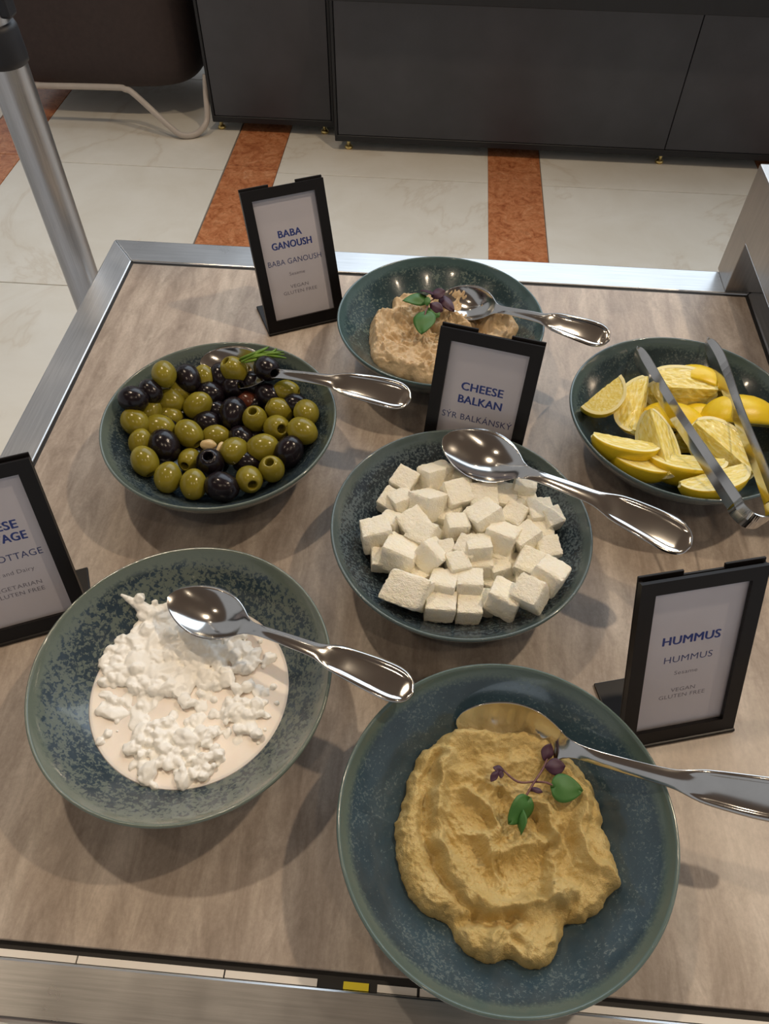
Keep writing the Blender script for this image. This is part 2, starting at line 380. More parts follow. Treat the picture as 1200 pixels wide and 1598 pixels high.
tube('base_tube', [p-Vector(ch.location) for p in bez(tb, 5)], 0.0115, M['tube'], ch, 10)
tube('base_tube', [Vector((0.30, 0.3, 0.013)), Vector((-0.30, 0.3, 0.013))], 0.0115, M['tube'], ch, 10)
for sx in (0.30, -0.30):
    tube('base_leg', [Vector((sx, 0.3, 0.013)), Vector((sx, 0.2, 0.12))], 0.0115, M['tube'], ch, 10)

# steel post at the left
pp = at(131, 440, -0.09); PX, PY = pp.x, pp.y
post = thing('steel_post', 'upright brushed steel post with a black rubber collar, left of the table', 'post', (PX, PY, 0))
def on_post(px, py):
    d = ray(px, py); t = (PX*d.x+PY*d.y)/(d.x*d.x+d.y*d.y); return (CAM + d*t).z
z_c0, z_c1 = on_post(26, 93), on_post(10, 30)
lathe('lower_tube', [(0.0005, 0.0), (0.055, 0.0), (0.055, 0.006), (0.025, 0.012), (0.025, z_c0+0.01)], 40, M['steel_z'], post)
lathe('collar', [(0.0255, z_c0-0.002), (0.028, z_c0), (0.0285, z_c0+0.006), (0.0275, z_c1-0.006), (0.0255, z_c1-0.001), (0.022, z_c1)], 40, M['rubber'], post)
lathe('upper_tube', [(0.022, z_c1-0.01), (0.022, z_c1+0.75), (0.0005, z_c1+0.752)], 40, M['steel_z'], post)
box('lock_lever', 0.018, 0.032, -0.012, 0.010, z_c1+0.006, z_c1+0.075, M['rubber'], post, 0.004, 2)
# ------------------------------------------------------------------ buffet table
XO, XI, YO0, YI0, YI1, YO1 = 0.4625, 0.4235, 0.027, 0.0690, 0.9005, 0.9500
tab = thing('buffet_table', 'stone-look buffet table with a brushed steel frame', 'table', (0, 0.4885, 0)); TL = Vector(tab.location)
def rail(name, quad, mat, z0=-0.045, z1=0.0015):
    bm = bmesh.new(); lo = [bm.verts.new((x-TL.x, y-TL.y, TZ+z0)) for x, y in quad]; hi = [bm.verts.new((x-TL.x, y-TL.y, TZ+z1)) for x, y in quad]
    bm.faces.new(lo[::-1]); bm.faces.new(hi); n = len(quad)
    for i in range(n): bm.faces.new((lo[i], lo[(i+1) % n], hi[(i+1) % n], hi[i]))
    bmesh.ops.bevel(bm, geom=list(bm.edges), offset=0.0018, segments=2, profile=0.5, affect='EDGES')
    return from_bm(name, bm, mat, tab)
rail('frame_rail', [(-XO, YO1), (-XI, YI1), (XI, YI1), (XO, YO1)], M['steel_x'])
rail('frame_rail', [(-XO, YO0), (XO, YO0), (XI, YI0-0.006), (-XI, YI0-0.006)], M['steel_x'], z1=-0.002)
rail('frame_rail', [(-XO, YO0), (-XI, YI0-0.006), (-XI, YI1), (-XO, YO1)], M['steel_y'])
rail('frame_rail', [(XO, YO0), (XO, YO1), (XI, YI1), (XI, YI0-0.006)], M['steel_y'])
def tbx(n, a, b, c, d, e, f, m, bev=0.0): return box(n, a, b, c-TL.y, d-TL.y, TZ+e, TZ+f, m, tab, bev, 1)
tbx('gasket', -XI-0.001, XI+0.001, YI0-0.0066, YI1+0.001, -0.03, -0.0062, M['gasket'])
tbx('gasket_strip', -XI+0.0003, XI-0.0003, YI1-0.0042, YI1-0.0002, -0.0068, -0.0008, M['gasket'])
tbx('gasket_strip', -XI+0.0003, -XI+0.0032, YI0, YI1-0.0042, -0.0068, -0.0008, M['gasket'])
tbx('gasket_strip', XI-0.0042, XI-0.0003, YI0, YI1-0.0042, -0.0068, -0.0008, M['gasket'])
tbx('top_panel', -XI+0.0034, XI-0.0044, YI0+0.0045, YI1-0.0044, -0.0061, 0.0, M['table'], 0.0006)
wx = [-0.40, -0.222, -0.115, -0.048]
for a, b in zip(wx, wx[1:]): tbx('white_strip', a+0.0006, b-0.0006, YI0-0.0055, YI0-0.0008, -0.0061, -0.0042, M['white_strip'])
tbx('yellow_tab', -0.030, -0.012, YI0-0.0055, YI0-0.0008, -0.0061, -0.0042, M['yellow'])
tbx('white_strip', -0.006, 0.022, YI0-0.0055, YI0-0.0008, -0.0061, -0.0042, M['white_strip'])
tbx('white_strip', 0.024, 0.40, YI0-0.0055, YI0-0.0008, -0.0061, -0.0042, M['white_strip'])
for sx in (-1, 1):
    for yy in (0.06, 0.915):
        tube('leg', [(sx*0.435, yy-TL.y, 0.0), (sx*0.435, yy-TL.y, TZ-0.044)], 0.018, M['steel_z'], tab, 16)

# steel riser standing on the far right corner
rz = thing('steel_riser', 'folded steel riser standing on the far right corner of the table', 'riser', (0.44, 0.80, TZ+0.0015))
def rbx(n, a, b, c, d, e, f, bev=0.0015): return box(n, a-0.44, b-0.44, c-0.80, d-0.80, e, f, M['steel_dark'], rz, bev, 2)
rbx('side_panel', 0.393, 0.3945, 0.52, 0.956, 0.072, 0.149)
rbx('top_plate', 0.393, 0.60, 0.52, 0.956, 0.1485, 0.150)
rbx('back_leg', 0.393, 0.60, 0.904, 0.956, 0.0, 0.074, 0.001)
rbx('back_panel', 0.393, 0.60, 0.9545, 0.956, 0.0, 0.149)
# ------------------------------------------------------------------ bowls
ZI = [(0, 0.0125), (0.03, 0.0128), (0.05, 0.0156), (0.068, 0.0225), (0.085, 0.0345), (0.100, 0.0480), (0.110, 0.0580), (0.1160, 0.0655)]
def zi(r): return sinterp(ZI, min(r, 0.116))
BOWLS = {'olive': (-0.2102, 0.5419), 'baba': (0.0103, 0.7281), 'lemon': (0.2708, 0.5935), 'cheese': (0.0395, 0.4259), 'cottage': (-0.1792, 0.2602), 'hummus': (0.0767, 0.1682)}
BASE = TZ + 0.0002
prof = [(0.0005, 0.0125)] + [(r/1000, zi(r/1000)) for r in range(6, 117, 5)] + [(0.1168, 0.0672), (0.1178, 0.0686), (0.1188, 0.0690), (0.1197, 0.0684), (0.1201, 0.0672), (0.1196, 0.0650), (0.1150, 0.0560), (0.104, 0.0420), (0.090, 0.0280), (0.076, 0.0160), (0.065, 0.0090), (0.0595, 0.0062), (0.058, 0.0045), (0.0575, 0.0008), (0.0565, 0.0), (0.0515, 0.0), (0.0505, 0.001), (0.050, 0.004), (0.0005, 0.0045)]
BM = {
 'olive': m_bowl('glaze_olive_bowl', srgb(44, 58, 68), srgb(92, 104, 104), srgb(96, 108, 102), 420, -0.03, 1.1),
 'baba': m_bowl('glaze_baba_bowl', srgb(40, 62, 68), srgb(98, 114, 108), srgb(70, 94, 96), 330, -0.06, 2.3),
 'lemon': m_bowl('glaze_lemon_bowl', srgb(44, 60, 68), srgb(84, 98, 100), srgb(82, 100, 104), 420, -0.08, 3.7),
 'cheese': m_bowl('glaze_cheese_bowl', srgb(36, 48, 58), srgb(94, 108, 114), srgb(84, 98, 98), 360, -0.02, 4.9),
 'cottage': m_bowl('glaze_cottage_bowl', srgb(46, 62, 74), srgb(104, 114, 106), srgb(100, 111, 101), 250, 0.012, 6.1, 0.4),
 'hummus': m_bowl('glaze_hummus_bowl', srgb(52, 72, 84), srgb(96, 112, 116), srgb(88, 106, 102), 420, -0.085, 7.7)}
BL = {'olive': 'blue-grey glazed stoneware bowl holding green and black olives', 'baba': 'teal glazed stoneware bowl holding pale baba ganoush, at the far edge',
 'lemon': 'dark teal glazed stoneware bowl holding lemon wedges and tongs', 'cheese': 'dark blue glazed stoneware bowl holding white cheese cubes',
 'cottage': 'green-speckled blue stoneware bowl holding cottage cheese', 'hummus': 'blue glazed stoneware bowl holding hummus, nearest on the right'}
for i, (k, (x, y)) in enumerate(BOWLS.items()):
    ph = i*1.3
    o = lathe('stoneware_bowl', prof, 128, BM[k], None, (x, y, BASE), lambda a, r, ph=ph: 0.0035*math.sin(2*a+ph)*r/0.12 + 0.002*math.sin(3*a+2*ph)*r/0.12)
    tag(o, BL[k], 'bowl', 'stoneware bowls on the buffet table')
def on_bowl(px, py, k):
    bx, by = BOWLS[k]; d = ray(px, py); t = (TZ+0.0655-CAM.z)/d.z; step = 0.0005; prev = None
    for i in range(600):
        p = CAM + d*t; r = math.hypot(p.x-bx, p.y-by)
        if p.z - BASE <= zi(r) and r < 0.1162: return p
        t += step
    return p
def zbowl(x, y, k): return BASE + zi(math.hypot(x-BOWLS[k][0], y-BOWLS[k][1]))

def settle(o, me, k):
    "lift a thing until no vertex of its mesh dips into the bowl wall"
    bx, by = BOWLS[k]
    for it in range(5):
        Mx = Matrix.LocRotScale(o.location, o.rotation_quaternion if o.rotation_mode == 'QUATERNION' else o.rotation_euler, o.scale); pen = 0
        for v in list(me.vertices)[::3]:
            p = Mx @ v.co; r = math.hypot(p.x-bx, p.y-by)
            if r < 0.1195: pen = max(pen, BASE + zi(r) + (max(0, r-0.116))*1.2 - p.z)
        if pen < 0.0003: break
        d = (CAM - o.location).normalized(); o.location = o.location + d*min(pen*0.8, 0.006)

# ------------------------------------------------------------------ pastes (hummus, baba ganoush)
def seg_d(p, poly):
    best = 9
    for a, b in zip(poly, poly[1:]):
        ab = b-a; t = max(0, min(1, (p-a).dot(ab)/max(ab.length_squared, 1e-9))); best = min(best, (p-a-ab*t).length)
    return best
def paste(name, label, k, crop, outline, centre, thick, edge, feats, amp, mat, NTH=340, NR=110, seedz=0.0, fine=1.0, billow=0.8):
    ox, oy, s = crop; bx, by = BOWLS[k]
    P = lambda X, Y, z: at(ox+X/s, oy+Y/s, z)
    out = [on_bowl(ox+X/s, oy+Y/s, k) for X, Y in outline]
    c = P(*centre, 0.03); c2 = Vector((c.x, c.y))
    pol = sorted(((math.atan2(p.y-c.y, p.x-c.x), math.hypot(p.x-c.x, p.y-c.y)) for p in out))
    pol = [(pol[-1][0]-2*PI, pol[-1][1])] + pol + [(pol[0][0]+2*PI, pol[0][1])]
    fts = []
    for kind, pts, w, h in feats:
        fts.append((kind, [Vector(P(X, Y, 0.035).xy) for X, Y in pts], w, h))
    vs = []; bot = []
    for i in range(NR+1):
        t = i/NR; tt = 1-(1-t)**1.15
        for j in range(NTH):
            a = -PI + 2*PI*j/NTH; R = sinterp(pol, a)
            q0 = Vector((math.cos(a)*4, math.sin(a)*4, seedz))
            R *= 1 + 0.02*noise.noise(q0*1.6) + 0.022*noise.noise(q0*3.1+Vector((0, 0, 5*t))) + 0.012*noise.noise(q0*7+Vector((0, 0, 14*t)))
            x = c.x + R*tt*math.cos(a); y = c.y + R*tt*math.sin(a); p = Vector((x, y)); d = R*(1-tt)
            env = 1-(1-min(1, d/edge))**2.2
            h = thick*(env**0.8)
            q = Vector((x*1000, y*1000, seedz*50))/1000
            f = 0; pw = p + Vector((noise.noise(q*85), noise.noise(q*85+Vector((4, 7, 2)))))*0.0045
            for kind, poly, w, hh in fts:
                dd = seg_d(pw, poly) if len(poly) > 1 else (pw-poly[0]).length
                if kind == 'g': f += 1.9*hh*math.exp(-(dd/w)**2)
                elif kind == 'dip':
                    u = dd/w
                    hh2 = hh*1.5; f += hh2*(max(0, 1-u*u) if u < 1 else 0) - 0.18*hh2*math.exp(-((u-1.08)/0.2)**2)
                elif kind == 'r':
                    f += 1.85*hh*max(0, 1-dd/w)**1.15
            warp = Vector((noise.noise(q*50), noise.noise(q*50+Vector((9, 3, 1))), 0))*0.012
            n1 = noise.noise((q+warp)*70); n2 = abs(noise.noise((q+warp*1.5)*130)); n3 = noise.noise(q*330); n4 = noise.noise(q*750)
            sw = noise.noise(Vector((R*tt*330, a*2.6, seedz+7)) + warp*60)
            f += amp*(0.9*n1 + billow*(0.25-n2) + 0.22*sw*fine + 0.5*n3*fine + 0.32*n4*fine)
            zb = zbowl(x, y, k); wgt = min(1, d/(edge*0.45)+0.12) if i < NR else 0
            z = zb + max(0.0, h + f*wgt*env**0.5) if i < NR else zb - 0.0006
            # flatten with the level of a spooned heap: the top is nearly level, the wall climbs
            z -= 0.45*max(0, zb-BASE-0.0135)*smooth(0.25*edge, 1.4*edge, d)
            z = max(z, zb + (0.0008 if i < NR else -0.0006))
            vs.append((x-bx, y-by, z-BASE)); bot.append((x-bx, y-by, zb-BASE-0.0006))
    fs = []
    for i in range(NR):
        for j in range(NTH):
            fs.append((i*NTH+j, i*NTH+(j+1) % NTH, (i+1)*NTH+(j+1) % NTH, (i+1)*NTH+j)[::-1])
    n0 = len(vs)
    rows = list(range(0, NR+1, 12))
    for i in rows: vs += bot[i*NTH:(i+1)*NTH]
    for ii in range(len(rows)-1):
        for j in range(NTH):
            fs.append((n0+ii*NTH+j, n0+ii*NTH+(j+1) % NTH, n0+(ii+1)*NTH+(j+1) % NTH, n0+(ii+1)*NTH+j))
    o = mk(name, vs, fs, mat, None, True, (bx, by, BASE)); tag(o, label, 'dip'); 
    return o
HC = (600, 1090, 3.077)
paste('hummus', 'thick yellow-beige hummus spread in swirls in the nearest bowl', 'hummus', HC,
      [(330, 150), (230, 225), (140, 330), (100, 450), (68, 560), (50, 720), (80, 850), (120, 960), (200, 1030), (310, 1100), (345, 1180), (420, 1245), (490, 1275), (600, 1255), (690, 1300), (760, 1300), (800, 1250), (850, 1160), (862, 1090), (940, 1080), (1020, 1030), (1080, 950), (1130, 900), (1108, 800), (1060, 680), (1040, 560), (1000, 450), (930, 340), (850, 260), (760, 205), (640, 160), (520, 165), (420, 155)],
      (550, 690), 0.026, 0.019,
      [('g', [(240, 290), (190, 480), (205, 740), (300, 900), (440, 1030)], 0.0045, -0.0050),
       ('r', [(300, 300), (250, 480), (270, 720), (400, 960), (560, 1030), (760, 985), (870, 935)], 0.010, 0.0065),
       ('dip', [(340, 520), (480, 600)], 0.011, -0.0035), ('dip', [(300, 640), (460, 760), (500, 840)], 0.012, -0.0040), ('dip', [(590, 860), (690, 840), (780, 800)], 0.017, -0.0055), ('dip', [(560, 500), (600, 640)], 0.009, -0.0040), ('dip', [(690, 570), (770, 640)], 0.009, -0.0035), ('dip', [(330, 420), (460, 440)], 0.008, -0.0022),
       ('r', [(640, 545), (760, 540), (805, 640), (812, 820), (790, 940)], 0.0075, 0.0060),
       ('r', [(400, 470), (520, 540), (520, 640), (490, 690), (540, 900)], 0.006, 0.0040),
       ('r', [(380, 650), (470, 680), (500, 760)], 0.006, 0.0035), ('r', [(520, 770), (660, 720), (800, 680)], 0.008, 0.0030),
       ('r', [(960, 500), (925, 620), (945, 780), (1090, 880)], 0.007, 0.0050), ('g', [(880, 640), (890, 860)], 0.006, -0.0035),
       ('g', [(320, 1090), (470, 1060), (560, 1080), (640, 1060)], 0.005, -0.0060), ('r', [(480, 1250), (520, 1130), (640, 1110)], 0.007, 0.0040), ('g', [(600, 1100), (640, 1200)], 0.004, -0.0035), ('g', [(860, 1000), (860, 1090)], 0.006, -0.0060),
       ('r', [(340, 200), (540, 190), (740, 200), (740, 320), (600, 330), (450, 300)], 0.010, 0.0035), ('g', [(430, 300), (560, 290)], 0.005, -0.003)],
      0.0028, M['hummus'])
BC = (560, 420, 4.444)
paste('baba_ganoush', 'pale lumpy baba ganoush heaped in the farthest bowl', 'baba', BC,
      [(370, 185), (240, 225), (225, 290), (130, 310), (70, 440), (80, 560), (140, 680), (250, 735), (400, 785), (560, 800), (700, 780), (850, 700), (1000, 570), (1100, 430), (1085, 385), (960, 320), (880, 260), (760, 200), (640, 180), (560, 205), (450, 200)],
      (500, 470), 0.021, 0.020,
      [('dip', [(290, 420)], 0.030, -0.0075), ('r', [(570, 260), (650, 330), (770, 410)], 0.009, 0.005), ('g', [(520, 360), (500, 430)], 0.010, -0.009),
       ('r', [(130, 330), (110, 520), (200, 650), (380, 700)], 0.010, 0.004), ('g', [(780, 260), (840, 420)], 0.008, -0.006), ('r', [(900, 400), (1000, 360), (1060, 420)], 0.010, 0.005), ('r', [(640, 200), (760, 230), (860, 300)], 0.010, 0.005)],
      0.0062, M['baba'], 260, 84, 3.3, 0.5, -1.5)

# ------------------------------------------------------------------ cottage cheese
CC = (120, 890, 3.3333)
ZP = 0.0320; RP = next(r/10000 for r in range(400, 1160) if zi(r/10000) >= ZP)
cot = thing('cottage_cheese', 'lumpy white cottage cheese lying in pale cream', 'cheese', (BOWLS['cottage'][0], BOWLS['cottage'][1], BASE))
lathe('cream_pool', [(0.0005, zi(0)+0.0003)] + [(r/1000, zi(r/1000)+0.0003) for r in range(10, int(RP*1000), 8)] + [(RP+0.0004, ZP+0.0003), (RP-0.0008, ZP-0.0001), (RP-0.003, ZP-0.0004), (RP*0.6, ZP-0.0004), (0.0005, ZP-0.0004)], 120, M['milk'], cot)
def inpoly(x, y, poly):
    c = False; n = len(poly); j = n-1
    for i in range(n):
        xi, yi = poly[i]; xj, yj = poly[j]
        if (yi > y) != (yj > y) and x < (xj-xi)*(y-yi)/(yj-yi)+xi: c = not c
        j = i
    return c
def curds():
    rnd = random.Random(11); verts = []; faces = []
    bm = bmesh.new(); bmesh.ops.create_icosphere(bm, subdivisions=2, radius=1); bm.verts.ensure_lookup_table()
    sv = [v.co.copy() for v in bm.verts]; sf = [tuple(v.index for v in f.verts) for f in bm.faces]; bm.free()
    def blob(X, Y, h, rad, fl=0.8):
        p = at(CC[0]+X/CC[2], CC[1]+Y/CC[2], ZP+h)
        zz = max(p.z, zbowl(p.x, p.y, 'cottage')+rad*0.4)
        c = Vector((p.x-BOWLS['cottage'][0], p.y-BOWLS['cottage'][1], zz-BASE))
        rot = Matrix.Rotation(rnd.random()*6.3, 3, 'Z') @ Matrix.Rotation(rnd.uniform(-.5, .5), 3, 'X')
        sx, sy = rnd.uniform(0.85, 1.35), rnd.uniform(0.75, 1.0); o = Vector((rnd.random()*50, rnd.random()*50, rnd.random()*50)); n0 = len(verts)
        for v in sv:
            k = 1 + 0.55*noise.noise(v*1.2+o) + 0.2*noise.noise(v*2.6+o)
            verts.append(c + rot @ Vector((v.x*sx, v.y*sy, v.z*fl))*rad*k)
        faces.extend(tuple(i+n0 for i in f) for f in sf)
    heap = [(330, 190), (500, 170), (680, 200), (800, 280), (930, 390), (930, 500), (760, 560), (720, 620), (620, 600), (480, 650), (330, 650), (200, 560), (130, 590), (130, 440), (240, 350), (330, 280)]
    n = 0
    while n < 430:
        X, Y = rnd.uniform(120, 920), rnd.uniform(180, 660)
        if not inpoly(X, Y, heap): continue
        d = min(seg_d(Vector((X, Y)), [Vector(a) for a in heap+heap[:1]])/110, 1)
        blob(X, Y, rnd.uniform(0.0, 0.002+0.010*d), rnd.choice((0.0026, 0.0034, 0.0042, 0.005, 0.006))); n += 1
    n = 0
    while n < 17:
        X, Y = rnd.uniform(250, 860), rnd.uniform(240, 600)
        if inpoly(X, Y, heap): blob(X, Y, rnd.uniform(-0.002, 0.002), rnd.uniform(0.010, 0.014), 0.42); n += 1
    for X, Y in [(480, 850), (560, 900), (420, 930), (600, 960), (520, 1000), (820, 740), (900, 720), (200, 720), (360, 700), (330, 780)]: blob(X, Y, -0.003, rnd.uniform(0.010, 0.013), 0.4)
    n = 0
    while n < 42:
        X, Y = rnd.uniform(120, 1000), rnd.uniform(560, 1090)
        if ((X-570)/440)**2+((Y-720)/380)**2 < 1: blob(X, Y, rnd.uniform(-0.0022, -0.0008), rnd.uniform(0.0045, 0.0075), 0.5); n += 1
    low = [(440, 780), (640, 770), (720, 850), (740, 960), (690, 1060), (560, 1110), (460, 1040), (360, 980), (260, 960), (290, 840)]
    n = 0
    while n < 115:
        X, Y = rnd.uniform(240, 760), rnd.uniform(760, 1110)
        if inpoly(X, Y, low): blob(X, Y, rnd.uniform(-0.001, 0.0045), rnd.choice((0.0024, 0.003, 0.0038, 0.0046))); n += 1
    n = 0
    right = [(760, 660), (880, 680), (960, 680), (960, 760), (880, 800), (980, 880), (860, 850), (760, 800)]
    while n < 50:
        X, Y = rnd.uniform(740, 990), rnd.uniform(650, 890)
        if inpoly(X, Y, right): blob(X, Y, rnd.uniform(-0.001, 0.004), rnd.choice((0.0026, 0.0034, 0.0045))); n += 1
    for X, Y, h, r in [(780, 570, .003, .0075), (830, 620, .003, .006), (890, 600, .003, .006), (560, 680, .003, .007), (600, 690, .003, .005), (325, 840, .001, .0075), (270, 930, .002, .0065), (365, 1045, .002, .0085), (360, 1090, .001, .006), (550, 1090, .001, .0095), (400, 1120, .001, .004), (565, 870, .004, .0085), (590, 910, .002, .005), (640, 850, .003, .007), (430, 860, .003, .007), (480, 790, .002, .0065), (480, 1000, .002, .007), (740, 960, .001, .006), (640, 1000, .001, .007), (815, 730, .003, .008), (930, 700, .002, .007), (710, 745, .0, .005), (185, 670, .001, .005), (220, 680, .001, .004), (130, 730, .0, .006), (120, 890, .0, .004), (160, 850, .0, .005), (1000, 460, .0, .007), (480, 330, .006, .007), (370, 310, .005, .007), (590, 320, .007, .008), (660, 380, .006, .006), (720, 240, .004, .006), (310, 510, .006, .007), (480, 600, .004, .007), (640, 640, .002, .004), (1040, 690, 0, .003), (990, 760, 0, .003)]:
        blob(X, Y, h, r*0.92, 0.72)
    for i in range(80):
        a = rnd.random()*6.283; r = RP*math.sqrt(rnd.random())*0.93; 
        p = Vector((r*math.cos(a), r*math.sin(a))); n0 = len(verts); rad = rnd.uniform(0.0014, 0.0038)
        for v in sv: verts.append(Vector((p.x, p.y, ZP-0.0008)) + v*rad*Vector((1, 1, 1)).x*(1+0.25*noise.noise(v*1.5+Vector((i, 0, 0)))))
        faces.extend(tuple(q+n0 for q in f) for f in sf)
    for i in range(16):        # smear climbing the bowl at the back
        t = i/15; X = 400-165*t; Y = 235-105*t
        p = on_bowl(CC[0]+X/CC[2], CC[1]+Y/CC[2], 'cottage'); n0 = len(verts); rad = 0.0058*(1-t)+0.0016
        c = Vector((p.x-BOWLS['cottage'][0], p.y-BOWLS['cottage'][1], p.z-BASE+rad*0.25))
        for v in sv: verts.append(c + v*rad*(1+0.4*noise.noise(v*1.4+Vector((i*3, 0, 0)))))
        faces.extend(tuple(q+n0 for q in f) for f in sf)
    o = mk('curds', verts, faces, M['curd'], cot, True); o['kind'] = 'stuff'
    md = o.modifiers.new('fuse', 'REMESH'); md.mode = 'VOXEL'; md.voxel_size = 0.00075; md.use_smooth_shade = True
    ms = o.modifiers.new('soften', 'SMOOTH'); ms.factor = 0.5; ms.iterations = 5
curds()

# ------------------------------------------------------------------ olives
def olive_mesh(name, mat, hole, rl=0.0126, rs=0.0104, wr=0.0):
    "olive with its long axis on +z and the pit hole at the top"
    vs = []; fs = []; n = 24; pr = []
    hr = 0.0040 if hole else 0.0
    a0 = math.asin(hr/rs) if hole else 0.02
    if hole:
        zt = rl*math.cos(a0)
        pr += [(0.0008, zt-0.010), (0.0030, zt-0.0098), (0.0034, zt-0.006), (0.0034, zt-0.0016), (0.0037, zt-0.0004)]
    for i in range(15):
        a = a0+(0.06 if hole else 0) + (PI-0.02-a0-(0.06 if hole else 0))*i/14; pr.append((rs*math.sin(a), rl*math.cos(a)))
    rnd = random.Random(name); off = Vector((rnd.random()*9, rnd.random()*9, 3))
    for r, z in pr:
        for k in range(n):
            a = 2*PI*k/n; v = Vector((r*math.cos(a), r*math.sin(a), z)); w = 1+0.03*noise.noise(v*120+off)+wr*noise.noise(v*420+off)
            vs.append(v*w)
    for i in range(len(pr)-1):
        for k in range(n): fs.append((i*n+k, (i+1)*n+k, (i+1)*n+(k+1) % n, i*n+(k+1) % n))
    me = bpy.data.meshes.new(name); me.from_pydata([tuple(v) for v in vs], [], fs); me.update(); me.polygons.foreach_set('use_smooth', [True]*len(fs)); me.materials.append(M[mat]); return me
OM = {'g': olive_mesh('green_olive', 'green_olive', True), 'G': olive_mesh('green_olive_whole', 'green_olive', False, 0.0128, 0.0108), 'b': olive_mesh('black_olive', 'black_olive', True, 0.0122, 0.0104, 0.02), 'B': olive_mesh('black_olive_whole', 'black_olive', False, 0.0126, 0.0106, 0.02), 'r': olive_mesh('brown_olive', 'brown_olive', False, 0.012, 0.009)}
# kind, px, py, layer (1 = on top, 0 = lower), image direction of the hole/long axis (deg, clockwise from right), tilt to viewer (deg), size, label
OL = [
 ('G', 256, 584, 1, 70, 30, .98, 'smooth green olive at the far left of the heap by the rim'),
 ('G', 264, 626, 1, 20, 5, 1.12, 'large plump green olive lying on top at the left of the heap'),
 ('G', 309, 633, 1, -35, 10, 1.06, 'green olive touching the right end of the large plump one'),
 ('G', 277, 610, 0, 25, 0, 1.0, 'green olive mostly hidden behind the large plump one'),
 ('G', 211, 659, 1, 40, 5, 1.04, 'leftmost green olive of the heap'),
 ('G', 234, 644, 0, -60, 0, .95, 'half-hidden green olive beside the leftmost one'),
 ('G', 249, 668, 1, 15, 5, 1.08, 'green olive just behind the shiny oval black olive'),
 ('G', 264, 652, 0, 10, 0, 1.0, 'dark green olive sunk under the large plump one'),
 ('g', 295, 677, 1, 48, 10, 1.08, 'green olive with its hole facing lower right in the heap centre'),
 ('G', 319, 589, 0, 70, 0, .9, 'small green olive at the edge of the sunken spoon'),
 ('G', 346, 598, 0, 10, 0, .85, 'green olive peeking out under the spoon, between black olives'),
 ('G', 303, 611, 0, -40, 0, .7, 'sliver of green olive between two black olives at the back'),
 ('G', 219, 690, 0, 100, 0, .9, 'low green olive against the left wall of the bowl'),
 ('G', 337, 682, 0, -5, 0, .98, 'flat-lying green olive beside the garlic clove'),
 ('g', 226, 720, 1, 62, 5, 1.06, 'green olive at the front left with its hole turned down'),
 ('G', 262, 745, 1, 95, 15, 1.02, 'green olive at the front left, second along the front edge'),
 ('G', 302, 756, 1, 88, 10, 1.0, 'upright oval green olive at the front edge'),
 ('g', 296, 718, 0, 110, 55, .92, 'small green olive with a wide dark hole beside a holed black olive'),
 ('g', 366, 578, 1, -135, 40, 1.1, 'green olive in the spoon with its hole facing up left'),
 ('g', 398, 654, 1, -95, 62, 1.04, 'green olive with a round hole facing up, right of centre'),
 ('g', 436, 641, 1, -150, 20, 1.04, 'green olive with its open hole facing left'),
 ('g', 432, 668, 1, 20, 60, 1.08, 'green olive with a dark hole facing the viewer, right side'),
 ('g', 447, 611, 1, 10, 5, .98, 'green olive under the spoon neck with its hole turned right'),
 ('G', 478, 644, 1, 60, 50, 1.02, 'rightmost green olive of the heap'),
 ('G', 472, 673, 1, 30, 8, 1.06, 'oval green olive at the right wall below the rightmost one'),
 ('G', 366, 704, 1, 130, 60, 1.06, 'pale green olive with a small star cut at its end'),
 ('G', 410, 699, 1, -10, 5, 1.1, 'wide green olive at the front right of the heap'),
 ('g', 424, 732, 1, -95, 64, 1.02, 'green olive with a round dark hole facing up, front right'),
 ('g', 389, 748, 1, 50, 55, 1.04, 'frontmost green olive with its hole turned to lower right'),
 ('B', 208, 623, 1, 10, 5, 1.05, 'wrinkled black olive at the far left wall'),
 ('B', 235, 611, 1, 45, 5, .92, 'small black olive behind the far left one'),
 ('B', 293, 591, 1, 60, 15, 1.1, 'shiny black olive at the back beside the smooth green one'),
 ('B', 328, 615, 1, 15, 5, 1.05, 'black olive on the back slope left of a holed black one'),
 ('B', 257, 696, 1, 58, 5, 1.2, 'large shiny oval black olive lying at the left front'),
 ('b', 328, 722, 1, -80, 68, 1.12, 'black olive with its round hole facing the viewer, front centre'),
 ('B', 346, 760, 1, 20, 8, 1.15, 'black olive at the very front of the heap'),
 ('b', 363, 605, 1, 0, 40, 1.08, 'black olive with its hole turned right, behind the centre'),
 ('B', 395, 599, 1, 70, 20, 1.0, 'wrinkled black olive just below the spoon'),
 ('B', 419, 618, 1, 30, 20, 1.05, 'glossy black olive between two green ones under the spoon neck'),
 ('B', 364, 645, 1, 95, 10, 1.16, 'upright oval black olive in the middle of the heap'),
 ('b', 416, 575, 1, 35, 35, 1.05, 'black olive lying in the spoon beside the rosemary'),
 ('B', 324, 661, 0, 10, 5, 1.05, 'purplish black olive sunk left of the centre'),
 ('B', 338, 641, 0, 40, 5, .9, 'dark olive deep in the gap left of the upright black one'),
 ('B', 451, 705, 1, -60, 10, 1.12, 'black olive at the right front against the wall'),
 ('B', 377, 684, 0, 45, 5, .95, 'bluish black olive low in the gap behind the wide green one'),
 ('B', 460, 631, 0, 0, 5, .9, 'black olive hidden behind the rightmost green one'),
 ('r', 388, 627, 0, 30, 5, 1.05, 'reddish brown olive between black olives'),
 ('B', 385, 722, 0, 20, 5, 1.0, 'black olive low behind the frontmost green one'),
]
for i in range(18):
    a = 2*PI*i/18*1.618*9; r = 14+5.4*i
    OL.append(('B', 342+r*math.cos(a)*0.95, 664+r*math.sin(a)*0.72, -1, i*47 % 360, 5, 1.0, 'black olive buried at the bottom of the olive bowl'))
bx, by = BOWLS['olive']
